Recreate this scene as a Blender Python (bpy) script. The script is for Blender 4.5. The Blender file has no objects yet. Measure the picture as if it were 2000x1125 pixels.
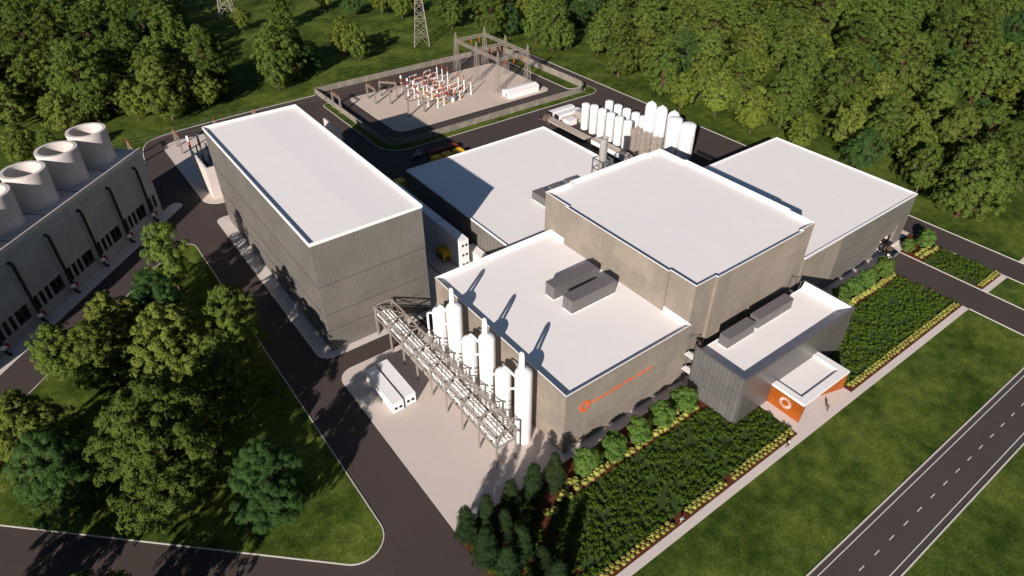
import bpy, math, random
import numpy as np
from mathutils import Vector, Matrix
R = math.radians
random.seed(7)
RNG = np.random.default_rng(11)
scene = bpy.context.scene
COL = scene.collection
PI = math.pi

# ------------------------------------------------------------------ helpers
def tag(o, label=None, cat=None, group=None, kind=None):
    if label: o['label'] = label
    if cat: o['category'] = cat
    if group: o['group'] = group
    if kind: o['kind'] = kind
    return o

def empty(name, loc=(0, 0, 0), rz=0, label=None, cat=None, group=None):
    o = bpy.data.objects.new(name, None)
    COL.objects.link(o)
    o.location = loc
    o.rotation_euler = (0, 0, rz)
    o.empty_display_size = 0.5
    return tag(o, label, cat, group)

def copy_tree(o, parent=None):
    c = o.copy()
    COL.objects.link(c)
    if parent is not None: c.parent = parent
    for ch in o.children: copy_tree(ch, c)
    return c

class MB:
    """collects solid shapes, links them as one mesh object"""
    def __init__(s): s.v = []; s.f = []; s.sm = []
    def add(s, vs, fs, smooth=False):
        n = len(s.v); s.v += [tuple(p) for p in vs]
        s.f += [tuple(i + n for i in f) for f in fs]; s.sm += [smooth] * len(fs)
        return s
    def box(s, x0, y0, z0, x1, y1, z1):
        return s.add([(x0,y0,z0),(x1,y0,z0),(x1,y1,z0),(x0,y1,z0),(x0,y0,z1),(x1,y0,z1),(x1,y1,z1),(x0,y1,z1)],
            [(0,3,2,1),(4,5,6,7),(0,1,5,4),(1,2,6,5),(2,3,7,6),(3,0,4,7)])
    def prism(s, poly, z0, z1, bottom=False, top=True):
        n = len(poly)
        a = sum(poly[i][0]*poly[(i+1)%n][1]-poly[(i+1)%n][0]*poly[i][1] for i in range(n))
        if a < 0: poly = poly[::-1]
        vs = [(p[0],p[1],z0) for p in poly] + [(p[0],p[1],z1) for p in poly]
        fs = [(i,(i+1)%n,n+(i+1)%n,n+i) for i in range(n)]
        if top: fs.append(tuple(range(n,2*n)))
        if bottom: fs.append(tuple(range(n-1,-1,-1)))
        return s.add(vs, fs)
    def sheet(s, poly, z):
        n = len(poly)
        a = sum(poly[i][0]*poly[(i+1)%n][1]-poly[(i+1)%n][0]*poly[i][1] for i in range(n))
        if a < 0: poly = poly[::-1]
        return s.add([(p[0],p[1],z) for p in poly], [tuple(range(n))])
    def bar(s, p, q, w, h=None):
        h = h or w
        p = Vector(p); q = Vector(q); d = (q-p)
        if d.length < 1e-6: return s
        d.normalize()
        up = Vector((0,0,1)) if abs(d.z) < .95 else Vector((0,1,0))
        a = d.cross(up).normalized(); b = a.cross(d)
        vs = []
        for c in (p, q):
            for sx, sy in ((-1,-1),(1,-1),(1,1),(-1,1)):
                vs.append(c + a*(sx*w/2) + b*(sy*h/2))
        return s.add(vs, [(0,3,2,1),(4,5,6,7),(0,1,5,4),(1,2,6,5),(2,3,7,6),(3,0,4,7)])
    def tube(s, pts, r, n=10, caps=True):
        pts = [Vector(p) for p in pts]
        rr = r if isinstance(r,(list,tuple)) else [r]*len(pts)
        vs = []; fs = []
        a = None
        for i, p in enumerate(pts):
            d = (pts[min(i+1,len(pts)-1)] - pts[max(i-1,0)])
            d = d.normalized() if d.length > 1e-9 else Vector((0,0,1))
            if a is None: a = d.cross(Vector((0,0,1)) if abs(d.z) < .9 else Vector((1,0,0)))
            else: a = a - d*a.dot(d)
            a = a.normalized()
            for k in range(n):
                t = 2*PI*k/n
                vs.append(p + a*(math.cos(t)*rr[i]) + a.cross(d)*(math.sin(t)*rr[i]))
        for i in range(len(pts)-1):
            for k in range(n):
                k2 = (k+1) % n
                fs.append((i*n+k, i*n+k2, (i+1)*n+k2, (i+1)*n+k))
        s.add(vs, fs, True)
        if caps:
            m = len(s.v)-len(vs)
            s.f += [tuple(m+k for k in range(n-1,-1,-1)), tuple(m+(len(pts)-1)*n+k for k in range(n))]; s.sm += [False, False]
        return s
    def lathe(s, cx, cy, prof, n=32):
        vs = []; fs = []
        for r, z in prof:
            for k in range(n):
                t = 2*PI*k/n
                vs.append((cx+r*math.cos(t), cy+r*math.sin(t), z))
        for i in range(len(prof)-1):
            for k in range(n):
                k2 = (k+1) % n
                fs.append((i*n+k, i*n+k2, (i+1)*n+k2, (i+1)*n+k))
        return s.add(vs, fs, True)
    def build(s, name, mat, parent=None, at=None, sharp=40):
        """geometry given in the parent's own frame (parents carry position); at: move by -at"""
        me = bpy.data.meshes.new(name)
        vs = s.v
        if at is not None: vs = [(p[0]-at[0], p[1]-at[1], p[2]-(at[2] if len(at) > 2 else 0)) for p in vs]
        me.from_pydata(vs, [], s.f)
        me.polygons.foreach_set('use_smooth', s.sm)
        if any(s.sm): me.set_sharp_from_angle(angle=R(sharp))
        me.materials.append(mat)
        o = bpy.data.objects.new(name, me)
        COL.objects.link(o)
        if parent is not None: o.parent = parent
        return o

def W(mb, name, mat, root):
    """part whose shapes are written in world coordinates under an unrotated root"""
    return mb.build(name, mat, root, at=root.location)

def rounded(poly, radii, seg=8):
    n = len(poly); out = []
    for i in range(n):
        p = Vector(poly[i]).to_2d(); a = Vector(poly[i-1]).to_2d(); b = Vector(poly[(i+1)%n]).to_2d()
        r = radii[i] if isinstance(radii,(list,tuple)) else radii
        if r <= 0: out.append((p.x,p.y)); continue
        u = (a-p).normalized(); v = (b-p).normalized()
        ang = math.acos(max(-1,min(1,u.dot(v))))
        t = min(r/math.tan(ang/2), (a-p).length*.49, (b-p).length*.49)
        r2 = t*math.tan(ang/2)
        c = p + (u+v).normalized()*(r2/math.sin(ang/2))
        s0 = p+u*t-c; s1 = p+v*t-c
        a0 = math.atan2(s0.y,s0.x); a1 = math.atan2(s1.y,s1.x)
        d = (a1-a0+PI) % (2*PI) - PI
        for k in range(seg+1):
            q = a0+d*k/seg
            out.append((c.x+r2*math.cos(q), c.y+r2*math.sin(q)))
    return out

def strip(mb, pts, w, z0, z1, closed=False):
    """kerb along a path"""
    P = [Vector(p).to_2d() for p in pts]; n = len(P); L = []; Rr = []
    for i in range(n):
        a = P[i-1] if (closed or i > 0) else P[i]
        b = P[(i+1)%n] if (closed or i < n-1) else P[i]
        d1 = (P[i]-a); d2 = (b-P[i])
        d = ((d1.normalized() if d1.length>1e-6 else Vector((0,0))) + (d2.normalized() if d2.length>1e-6 else Vector((0,0))))
        d = d.normalized() if d.length > 1e-6 else Vector((1,0))
        nn = Vector((-d.y,d.x))
        k = 1.0
        if d1.length>1e-6 and d2.length>1e-6: k = 1/max(.5, nn.dot(Vector((-d1.y,d1.x)).normalized()))
        L.append(P[i]+nn*(w/2*k)); Rr.append(P[i]-nn*(w/2*k))
    m = n if closed else n-1
    vs = [];
    for i in range(n):
        vs += [(L[i].x,L[i].y,z0),(L[i].x,L[i].y,z1),(Rr[i].x,Rr[i].y,z1),(Rr[i].x,Rr[i].y,z0)]
    fs = []
    for i in range(m):
        a = 4*i; b = 4*((i+1)%n)
        fs += [(a+1,a+2,b+2,b+1),(a,a+1,b+1,b),(a+2,a+3,b+3,b+2)]
    mb.add(vs, fs)
    return mb

# ------------------------------------------------------------------ materials
def newmat(name):
    m = bpy.data.materials.new(name); m.use_nodes = True
    nt = m.node_tree; b = nt.nodes['Principled BSDF']
    return m, nt, b

def N(nt, t, **kw):
    n = nt.nodes.new(t)
    for k, v in kw.items():
        if k in n.inputs: n.inputs[k].default_value = v
        else: setattr(n, k, v)
    return n

def ramp(nt, fac, stops):
    r = nt.nodes.new('ShaderNodeValToRGB')
    e = r.color_ramp.elements
    while len(e) < len(stops): e.new(.5)
    for i, (p, c) in enumerate(stops):
        e[i].position = p; e[i].color = (*c, 1)
    nt.links.new(fac, r.inputs[0])
    return r.outputs[0]

def mix(nt, fac, a, b, mode='MIX'):
    m = nt.nodes.new('ShaderNodeMix'); m.data_type = 'RGBA'; m.blend_type = mode
    for s, v in ((0, fac), (6, a), (7, b)):
        if hasattr(v, 'links'): nt.links.new(v, m.inputs[s])
        elif s == 0: m.inputs[0].default_value = v
        else: m.inputs[s].default_value = (*v, 1)
    return m.outputs[2]

def coords(nt, kind='Object'):
    return nt.nodes.new('ShaderNodeTexCoord').outputs[kind]

def noise(nt, vec, scale, detail=4, rough=.55, stretch=None):
    if stretch:
        mp = nt.nodes.new('ShaderNodeMapping'); mp.inputs['Scale'].default_value = stretch
        nt.links.new(vec, mp.inputs[0]); vec = mp.outputs[0]
    n = N(nt, 'ShaderNodeTexNoise', Scale=scale, Detail=detail, Roughness=rough)
    nt.links.new(vec, n.inputs['Vector'])
    return n.outputs['Fac']

def sc(c, k): return tuple(min(1, x*k) for x in c)

def surf(name, c, rough=.6, metal=0, var=.12, scale=.25, fine=3.0, stretch=None, bump=0, spec=.4):
    m, nt, b = newmat(name)
    co = coords(nt)
    n1 = noise(nt, co, scale, 5, .6, stretch); n2 = noise(nt, co, fine, 3)
    a = ramp(nt, n1, [(.3, sc(c, 1-var)), (.7, sc(c, 1+var))])
    out = mix(nt, .35, a, ramp(nt, n2, [(.25, sc(c, 1-var*1.3)), (.75, sc(c, 1+var))]))
    nt.links.new(out, b.inputs['Base Color'])
    b.inputs['Roughness'].default_value = rough; b.inputs['Metallic'].default_value = metal
    b.inputs['Specular IOR Level'].default_value = spec
    if bump:
        bp = N(nt, 'ShaderNodeBump', Strength=bump, Distance=.05); nt.links.new(n2, bp.inputs['Height']); nt.links.new(bp.outputs[0], b.inputs['Normal'])
    return m

def panel_wall(name, c, pw, ph, seam=.03, seamdark=.55, var=.08, offset=0.0, streak=.12, rough=.7, metal=0, z0=0, spec=.35):
    """vertical wall with panel joints: brick layout in (x+y, z) so that it works on both wall directions"""
    m, nt, b = newmat(name)
    co = coords(nt)
    sp = nt.nodes.new('ShaderNodeSeparateXYZ'); nt.links.new(co, sp.inputs[0])
    ad = N(nt, 'ShaderNodeMath', operation='ADD'); nt.links.new(sp.outputs[0], ad.inputs[0]); nt.links.new(sp.outputs[1], ad.inputs[1])
    zz = N(nt, 'ShaderNodeMath', operation='SUBTRACT'); nt.links.new(sp.outputs[2], zz.inputs[0]); zz.inputs[1].default_value = z0
    cb = nt.nodes.new('ShaderNodeCombineXYZ'); nt.links.new(ad.outputs[0], cb.inputs[0]); nt.links.new(zz.outputs[0], cb.inputs[1])
    br = N(nt, 'ShaderNodeTexBrick', offset=offset)
    br.inputs['Scale'].default_value = 1; br.inputs['Brick Width'].default_value = pw; br.inputs['Row Height'].default_value = ph
    br.inputs['Mortar Size'].default_value = seam; br.inputs['Mortar Smooth'].default_value = .2
    br.inputs['Color1'].default_value = (*sc(c,1-var),1); br.inputs['Color2'].default_value = (*sc(c,1+var),1); br.inputs['Mortar'].default_value = (*sc(c,seamdark),1)
    nt.links.new(cb.outputs[0], br.inputs['Vector'])
    n1 = noise(nt, co, .8, 6, .7, (1,1,.55)); n2 = noise(nt, co, .12, 4)
    k = ramp(nt, n1, [(.36,(1-streak,)*3),(.64,(1+streak*.6,)*3)])
    k2 = ramp(nt, n2, [(.4,(.9,.9,.9)),(.6,(1.07,1.06,1.04))])
    o1 = mix(nt, 1, br.outputs['Color'], k, 'MULTIPLY'); o2 = mix(nt, 1, o1, k2, 'MULTIPLY')
    nt.links.new(o2, b.inputs['Base Color'])
    b.inputs['Roughness'].default_value = rough; b.inputs['Metallic'].default_value = metal; b.inputs['Specular IOR Level'].default_value = spec
    return m

def leafmat(name, c, hue=.02, trans=.07):
    m = bpy.data.materials.new(name); m.use_nodes = True; nt = m.node_tree
    for n in list(nt.nodes): nt.nodes.remove(n)
    out = nt.nodes.new('ShaderNodeOutputMaterial')
    co = coords(nt)
    n1 = noise(nt, co, .55, 3); n2 = noise(nt, co, 5.0, 2)
    base = ramp(nt, n1, [(.3, (c[0]*.72, c[1]*.8, c[2]*.8)), (.7, (c[0]*1.25, c[1]*1.15, c[2]*1.05))])
    base = mix(nt, .4, base, ramp(nt, n2, [(.3, (c[0]*.6, c[1]*.7, c[2]*.8)), (.7, (c[0]*1.45, c[1]*1.25, c[2])) ]))
    oi = nt.nodes.new('ShaderNodeObjectInfo')
    hs = nt.nodes.new('ShaderNodeHueSaturation')
    mr = N(nt, 'ShaderNodeMapRange'); mr.inputs['To Min'].default_value = .5-hue; mr.inputs['To Max'].default_value = .5+hue
    nt.links.new(oi.outputs['Random'], mr.inputs[0]); nt.links.new(mr.outputs[0], hs.inputs['Hue'])
    mv = N(nt, 'ShaderNodeMapRange'); mv.inputs['To Min'].default_value = .82; mv.inputs['To Max'].default_value = 1.2
    ml = N(nt, 'ShaderNodeMath', operation='FRACT'); mm = N(nt, 'ShaderNodeMath', operation='MULTIPLY'); mm.inputs[1].default_value = 7.31
    nt.links.new(oi.outputs['Random'], mm.inputs[0]); nt.links.new(mm.outputs[0], ml.inputs[0]); nt.links.new(ml.outputs[0], mv.inputs[0])
    nt.links.new(mv.outputs[0], hs.inputs['Value']); nt.links.new(base, hs.inputs['Color'])
    d = nt.nodes.new('ShaderNodeBsdfDiffuse'); t = nt.nodes.new('ShaderNodeBsdfTranslucent')
    nt.links.new(hs.outputs[0], d.inputs[0]); nt.links.new(hs.outputs[0], t.inputs[0])
    mx = nt.nodes.new('ShaderNodeMixShader'); mx.inputs[0].default_value = trans
    nt.links.new(d.outputs[0], mx.inputs[1]); nt.links.new(t.outputs[0], mx.inputs[2]); nt.links.new(mx.outputs[0], out.inputs[0])
    return m

def grassmat(name, dark, mid, light):
    m, nt, b = newmat(name)
    co = coords(nt)
    n1 = noise(nt, co, .055, 5, .6); n2 = noise(nt, co, .35, 5, .65); n3 = noise(nt, co, 2.2, 5, .75); n4 = noise(nt, co, 9, 3, .7)
    a = ramp(nt, n1, [(.42, dark), (.5, mid), (.58, light)])
    a = mix(nt, .5, a, ramp(nt, n2, [(.38, dark), (.5, mid), (.64, light)]))
    k = ramp(nt, n3, [(.34, (.40,.46,.4)), (.5, (.95,.95,.95)), (.68, (1.65,1.5,1.3))])
    a = mix(nt, .8, a, k, 'MULTIPLY')
    k4 = ramp(nt, n4, [(.34, (.45,.5,.4)), (.66, (1.55,1.5,1.4))])
    a = mix(nt, .75, a, k4, 'MULTIPLY')
    nt.links.new(a, b.inputs['Base Color'])
    b.inputs['Roughness'].default_value = .95; b.inputs['Specular IOR Level'].default_value = .05
    ad = N(nt,'ShaderNodeMath',operation='ADD'); nt.links.new(n3, ad.inputs[0]); nt.links.new(n4, ad.inputs[1])
    bp = N(nt, 'ShaderNodeBump', Strength=.55, Distance=.12); nt.links.new(ad.outputs[0], bp.inputs['Height']); nt.links.new(bp.outputs[0], b.inputs['Normal'])
    return m

M = {}
M['grass'] = grassmat('grass', (.028,.050,.009), (.063,.097,.016), (.128,.162,.031))
M['asphalt'] = surf('asphalt', (.064,.047,.042), .85, 0, .1, .06, 1.4, spec=.25, bump=.05)
M['mainroad'] = surf('asphalt_smooth', (.066,.050,.047), .8, 0, .06, .05, 2.2, spec=.3)
M['kerb'] = surf('kerb_concrete', (.56,.52,.46), .8, 0, .08, .3, 4)
M['paint'] = surf('road_paint', (.72,.70,.67), .7, 0, .08, .8, 6)
M['concrete'] = surf('pale_concrete', (.58,.495,.44), .85, 0, .05, .05, .7, spec=.25)
M['walk'] = surf('sidewalk_concrete', (.60,.525,.48), .85, 0, .06, .2, 2.5, spec=.25)
M['gravel'] = surf('substation_gravel', (.56,.455,.375), .95, 0, .07, .08, 5, spec=.1)
M['mulch'] = surf('red_mulch', (.105,.034,.016), .95, 0, .35, .7, 7, spec=.05, bump=.6)
M['soil'] = surf('planted_soil', (.042,.066,.020), .95, 0, .4, .6, 4, spec=.05)
M['roof'] = surf('white_roof_membrane', (.825,.775,.75), .7, 0, .025, .04, .5, spec=.25)
M['roofedge'] = surf('white_roof_edge', (.83,.79,.77), .6, 0, .03, .1, 2)
M['wallconc'] = panel_wall('tan_concrete_panels', (.252,.213,.174), 3.9, 5.0, .04, .8, .06, .5, .09)
M['wallsteel'] = panel_wall('grey_ribbed_steel', (.160,.145,.128), 200, 400, .0, .9, .03, 0, .03, .5, .0)
M['seamdark'] = surf('dark_joint', (.085,.078,.070), .6)
M['rib'] = surf('steel_rib', (.142,.129,.115), .5)
M['officepanel'] = panel_wall('office_metal_panels', (.150,.144,.137), .98, 4.05, .05, .38, .08, 0, .06, .42, .15, z0=-.1, spec=.5)
M['officefront'] = panel_wall('office_front_panels', (.128,.118,.112), .45, 4.05, .03, .62, .05, 0, .05, .38, .25, z0=-.1, spec=.5)
M['orange'] = panel_wall('orange_cladding', (.31,.073,.006), 2.0, 2.6, .03, .75, .06, 0, .05, .5)
M['signorange'] = surf('orange_sign_paint', (.72,.12,.025), .5, 0, .05)
M['white'] = surf('white_paint', (.80,.775,.75), .45, 0, .02, .2, 2)
M['tankwhite'] = surf('white_tank_enamel', (.80,.775,.755), .35, 0, .025, .15, 1.5)
M['rack'] = surf('taupe_steel', (.33,.29,.25), .5, .2, .06, .6, 4)
M['galv'] = surf('galvanised_steel', (.33,.29,.25), .45, .35, .1, .8, 5)
M['lattice'] = surf('pale_lattice_steel', (.30,.255,.212), .6, .1, .1)
M['hvac'] = surf('grey_unit_casing', (.15,.143,.14), .5, .2, .05, .4, 3)
M['hvactop'] = surf('dark_unit_lid', (.14,.122,.125), .55, 0, .06, .4, 3)
M['ctwall'] = panel_wall('pale_precast_block', (.40,.38,.37), 3.9, 6.1, .04, .72, .05, 0, .08, .85)
M['ctstack'] = panel_wall('stack_concrete', (.56,.50,.47), .9, .45, .03, .86, .05, .5, .06, .85)
M['black'] = surf('black_pipe', (.012,.012,.013), .5)
M['dark'] = surf('dark_glass', (.012,.013,.017), .15, 0, .2)
M['red'] = surf('red_valve', (.45,.02,.015), .45)
M['stainless'] = surf('stainless_steel', (.52,.48,.45), .38, .45, .08, .5, 3, (1,1,.2))
M['mesh'] = surf('weathered_lattice', (.46,.40,.35), .5, .3, .15, .7, 4)
M['yellow'] = surf('yellow_paint', (.72,.42,.012), .5, 0, .05)
M['rust'] = surf('rust_red_paint', (.16,.025,.018), .6, 0, .1)
M['deck'] = surf('weathered_deck', (.40,.335,.28), .8, 0, .25, .5, 3, (3,.35,1))
M['insul'] = surf('orange_porcelain', (.42,.075,.015), .35, 0, .1)
M['tank_grey'] = surf('grey_transformer_paint', (.20,.20,.22), .5, 0, .08)
M['fence'] = panel_wall('precast_fence', (.235,.20,.168), 2.4, 5, .05, .72, .1, 0, .25, .9)
M['wire'] = surf('aluminium_wire', (.20,.19,.18), .5, .3)
M['trunk'] = surf('bark', (.095,.066,.047), .95, 0, .25, 1.2, 6, (1,1,.3), spec=.1)
M['trunkred'] = surf('reddish_bark', (.105,.055,.038), .95, 0, .25, 1.2, 6, (1,1,.3), spec=.1)
M['rubber'] = surf('tyre_rubber', (.012,.012,.012), .8)
M['chrome'] = surf('polished_metal', (.62,.60,.58), .25, .8)
M['blackpaint'] = surf('black_paint', (.008,.008,.010), .3)
M['brownpaint'] = surf('brown_cab_paint', (.16,.10,.075), .4)
M['skin'] = surf('skin', (.42,.24,.17), .6)
M['hair'] = surf('dark_hair', (.02,.014,.011), .7)
M['darkcloth'] = surf('dark_cloth', (.035,.025,.022), .9)
M['palecloth'] = surf('pale_cloth', (.50,.46,.40), .9)
M['bluecloth'] = surf('light_blue_cloth', (.20,.32,.46), .9)
M['browncloth'] = surf('brown_cloth', (.05,.032,.025), .9)
M['leaf_maple'] = leafmat('maple_leaf', (.076,.114,.024), .008)
M['leaf_olive'] = leafmat('olive_leaf', (.112,.140,.029), .008)
M['leaf_yellow'] = leafmat('yellow_green_leaf', (.122,.156,.028), .008)
M['leaf_blue'] = leafmat('blue_green_leaf', (.046,.092,.028), .008)
M['leaf_light'] = leafmat('light_green_leaf', (.094,.142,.029), .008)
M['leaf_conifer'] = leafmat('conifer_needles', (.026,.045,.018), .015, .05)
M['leaf_shrub'] = leafmat('shrub_leaf', (.084,.142,.032), .01)
M['leaf_cover'] = leafmat('groundcover_leaf', (.056,.100,.014), .01)
M['tuft'] = leafmat('straw_grass', (.33,.335,.085), .01, .15)
# ------------------------------------------------------------------ camera, light
def make_camera():
    cd = bpy.data.cameras.new('camera'); co = bpy.data.objects.new('camera', cd); COL.objects.link(co)
    cd.sensor_width = 36; cd.lens = 1302.669/2000*36; cd.clip_end = 3000; cd.clip_start = 1
    yaw, pitch, roll = .63971, .65056, -.00106
    f = Vector((math.sin(yaw)*math.cos(pitch), math.cos(yaw)*math.cos(pitch), -math.sin(pitch)))
    r = f.cross(Vector((0,0,1))).normalized(); u = r.cross(f)
    c, s = math.cos(roll), math.sin(roll)
    r2 = r*c + u*s; u2 = u*c - r*s
    m = Matrix((r2, u2, -f)).transposed().to_4x4(); m.translation = Vector((-57.1195, -60.6089, 103.2037))
    co.matrix_world = m
    scene.camera = co
make_camera()
SUN_AZ, SUN_EL = R(214.8), R(23.2)
def lighting():
    w = bpy.data.worlds.new('World'); scene.world = w; w.use_nodes = True
    nt = w.node_tree; bg = nt.nodes['Background']
    sk = nt.nodes.new('ShaderNodeTexSky'); sk.sky_type = 'NISHITA'; sk.sun_disc = False
    sk.sun_elevation = SUN_EL; sk.sun_rotation = R(90)-SUN_AZ
    sk.altitude = 50; sk.air_density = 1; sk.dust_density = .3; sk.ozone_density = 3
    nt.links.new(sk.outputs[0], bg.inputs[0]); bg.inputs[1].default_value = .043
    ld = bpy.data.lights.new('sun', 'SUN'); lo = bpy.data.objects.new('sun', ld); COL.objects.link(lo)
    ld.energy = 5.0; ld.angle = R(.5); ld.color = (1, .925, .86)
    d = Vector((math.cos(SUN_AZ)*math.cos(SUN_EL), math.sin(SUN_AZ)*math.cos(SUN_EL), math.sin(SUN_EL)))
    lo.rotation_euler = d.to_track_quat('Z', 'Y').to_euler(); lo.location = d*400
    scene.view_settings.view_transform = 'Standard'; scene.view_settings.look = 'None'
    scene.view_settings.exposure = .45; scene.view_settings.gamma = 1
    cy = scene.cycles
    cy.max_bounces = 5; cy.diffuse_bounces = 3; cy.glossy_bounces = 2; cy.transmission_bounces = 2; cy.transparent_max_bounces = 4
lighting()

# ------------------------------------------------------------------ ground
def S(mb, name, mat): return tag(mb.build(name, mat), kind='structure')
def ground():
    g = MB(); k = 60; x0, x1, y0, y1 = -700, 900, -500, 1100
    g.sheet([(x0,y0),(x1,y0),(x1,y1),(x0,y1)], 0); S(g, 'ground', M['grass'])
    north = [(38,201.6),(12,201.2),(-12,199.8),(-18.5,198.9),(-24.3,198),(-27.4,196.8),(-29.9,194.9),(-31.8,191.1),(-33,186),(-34.5,176),(-40,166)]
    site = [(-25.7,-75),(-25.7,-1.6),(108.7,-1.6),(108.7,-42.78),(118.7,-42.78),(118.7,-1.6),(130.3,-1.6),(130.3,-42.78),(139.8,-42.78),(139.8,196),(138.6,198.4),(136,200),(132,203.4),(38,203.4)] + north + [(-150,58.7),(-150,20),(-100,-75)]
    a = MB(); a.sheet(site, .012); S(a, 'site_road', M['asphalt'])
    a = MB(); a.sheet([(-150,-51.83),(330,-51.83),(330,-42.8),(-150,-42.8)], .016); S(a, 'main_road', M['mainroad'])
    p = MB()
    p.box(-150,-43.85,.017,330,-43.72,.021); p.box(-150,-50.86,.017,330,-50.72,.021)
    x = -149.0
    while x < 329: p.box(x+.25,-47.36,.017,x+1.75,-47.22,.021); x += 4.66
    S(p, 'road_markings', M['paint'])
    e = MB()
    for y in (-42.72,-51.92): e.box(-150,y-.13,0,108.6,y+.13,.13)
    e.box(118.9,-42.85,0,130.2,-42.59,.13); e.box(140,-42.85,0,330,-42.59,.13); e.box(108.6,-52.05,0,330,-51.79,.13)
    strip(e, [(139.95,-42.5),(139.95,196),(138.7,198.5),(136,200.2)], .24, 0, .13)
    strip(e, [(108.55,-42.5),(108.55,-25.7)], .26, 0, .13); strip(e, [(118.85,-42.5),(118.85,-1)], .3, 0, .13); strip(e, [(130.15,-42.5),(130.15,-8.5)], .22, 0, .13)
    strip(e, [(37,201.75)] + north[1:], .3, 0, .13)
    S(e, 'kerb', M['kerb'])
    def island(name, poly, mat, z=.12, kerb=.2, kz=.14):
        m = MB(); m.prism(poly, 0, z); S(m, name, M[mat])
        if kerb:
            q = MB(); strip(q, poly, kerb, 0, kz, True); S(q, name + '_kerb', M['kerb'])
    island('lawn_island', rounded([(-35.2,-3.7),(-35.2,123.4),(-101.3,59.0)], [4.7,3.2,3], 12), 'grass')
    island('lawn_south', [(-112,54),(-46,-8.6),(-46,-75),(-160,-75),(-160,54)], 'grass')
    # concrete aprons
    island('hall_apron', rounded([(-26.4,51.5),(-26.4,127.3),(-21.5,127.3),(-21.5,90),(12,90),(12,51.5)], [3.2,2.2,1,0,0,0]), 'walk', .13, .16)
    island('loading_pad', rounded([(-25.5,-1.6),(-25.5,46.1),(1,46.1),(1,-1.6)], [0,3.5,0,0]), 'concrete', .13, .12)
    island('transformer_apron', rounded([(-26.1,136),(-26.1,190.5),(10,190.5),(10,184),(9,160),(9,136)], [5.5,5.5,0,0,0,0]), 'concrete', .13, .16)
    island('container_pad', [(12.5,57),(12.5,112),(26,112),(26,57)], 'concrete', .13, .14)
    island('rear_apron', [(119.2,.9),(119.2,8),(130.3,8),(130.3,.9)], 'walk', .13, 0)
    island('substation_pad', rounded([(46.4,148.2),(46.4,190.3),(118.6,190.3),(118.6,148.2)], [4.5,3,3,3]), 'gravel', .13, .16)
    island('verge', rounded([(35.1,190.2),(35.1,134.6),(134.2,134.6),(134.2,144.5),(131,146),(131,138.6),(38.3,138.6),(38.3,190.2)], [1.6,9,4.5,2,0,9,8,1]), 'grass')
    island('verge_east', rounded([(125,143.5),(125,190),(130.9,190),(130.9,143.5)], [4.5,2.5,2.5,1]), 'grass')
    # beds and walks along the front
    def bed(name, poly, mat, z0, z1): m = MB(); m.prism(poly, z0, z1); S(m, name, M[mat])
    bed('mulch_bed', [(-25.6,-24.1),(-25.6,-1.75),(108.4,-1.75),(108.4,-24.1)], 'mulch', 0, .10)
    bed('mulch_bed', [(119.1,-24.1),(119.1,.2),(130,.2),(130,-24.1)], 'mulch', 0, .10)
    bed('wall_strip', [(1.05,-2.3),(1.05,1.2),(124,1.2),(124,-2.3)], 'walk', .0, .125)
    bed('planted_ground', [(-13,-22.2),(-10.5,-8.5),(32.0,-8.5),(32.0,-15.0),(40.6,-15.0),(40.6,-22.2)], 'soil', .05, .125)
    bed('planted_ground', [(59.6,-22.2),(59.6,-15),(69.6,-15),(69.6,-8.4),(108.2,-8.4),(108.2,-22.2)], 'soil', .05, .125)
    bed('planted_ground', [(119.2,-22.2),(119.2,-8.6),(129.9,-8.6),(129.9,-22.2)], 'soil', .05, .125)
    wk = MB(); wk.prism([(-150,-25.6),(-150,-24.1),(40.7,-24.1),(40.7,-14.7),(59.5,-14.7),(59.5,-24.1),(108.4,-24.1),(108.4,-25.6)], 0, .14)
    wk.prism([(119.1,-25.4),(119.1,-24.0),(130,-24.0),(130,-25.4)], 0, .14); wk.prism([(140.1,-25.4),(140.1,-24.0),(330,-24.0),(330,-25.4)], 0, .14)
    S(wk, 'sidewalk', M['walk'])
ground()

# ------------------------------------------------------------------ buildings
def parapet_ring(mb, poly, t, z0, z1):
    """thin upstand along a closed outline, outer face on the outline"""
    n = len(poly); P = [Vector(p) for p in poly]
    a = sum(P[i].x*P[(i+1)%n].y-P[(i+1)%n].x*P[i].y for i in range(n))
    if a < 0: P = P[::-1]
    I = []
    for i in range(n):
        d1 = (P[i]-P[i-1]).normalized(); d2 = (P[(i+1)%n]-P[i]).normalized()
        n1 = Vector((-d1.y,d1.x)); n2 = Vector((-d2.y,d2.x))
        b = (n1+n2); b = b/max(.3,b.dot(n1)) if b.length>1e-6 else n1
        I.append(P[i]+b*t)
    vs = []
    for i in range(n): vs += [(P[i].x,P[i].y,z0),(P[i].x,P[i].y,z1),(I[i].x,I[i].y,z1),(I[i].x,I[i].y,z0)]
    fs = []
    for i in range(n):
        a = 4*i; b = 4*((i+1)%n)
        fs += [(a,b,b+1,a+1),(a+1,b+1,b+2,a+2),(a+2,b+2,b+3,a+3)]
    return mb.add(vs, fs)

def wall_ring(mb, poly, z0, z1):
    n = len(poly)
    a = sum(poly[i][0]*poly[(i+1)%n][1]-poly[(i+1)%n][0]*poly[i][1] for i in range(n))
    if a < 0: poly = poly[::-1]
    return mb.prism(poly, z0, z1, top=False)

def rect(x0,y0,x1,y1): return [(x0,y0),(x1,y0),(x1,y1),(x0,y1)]

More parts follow.
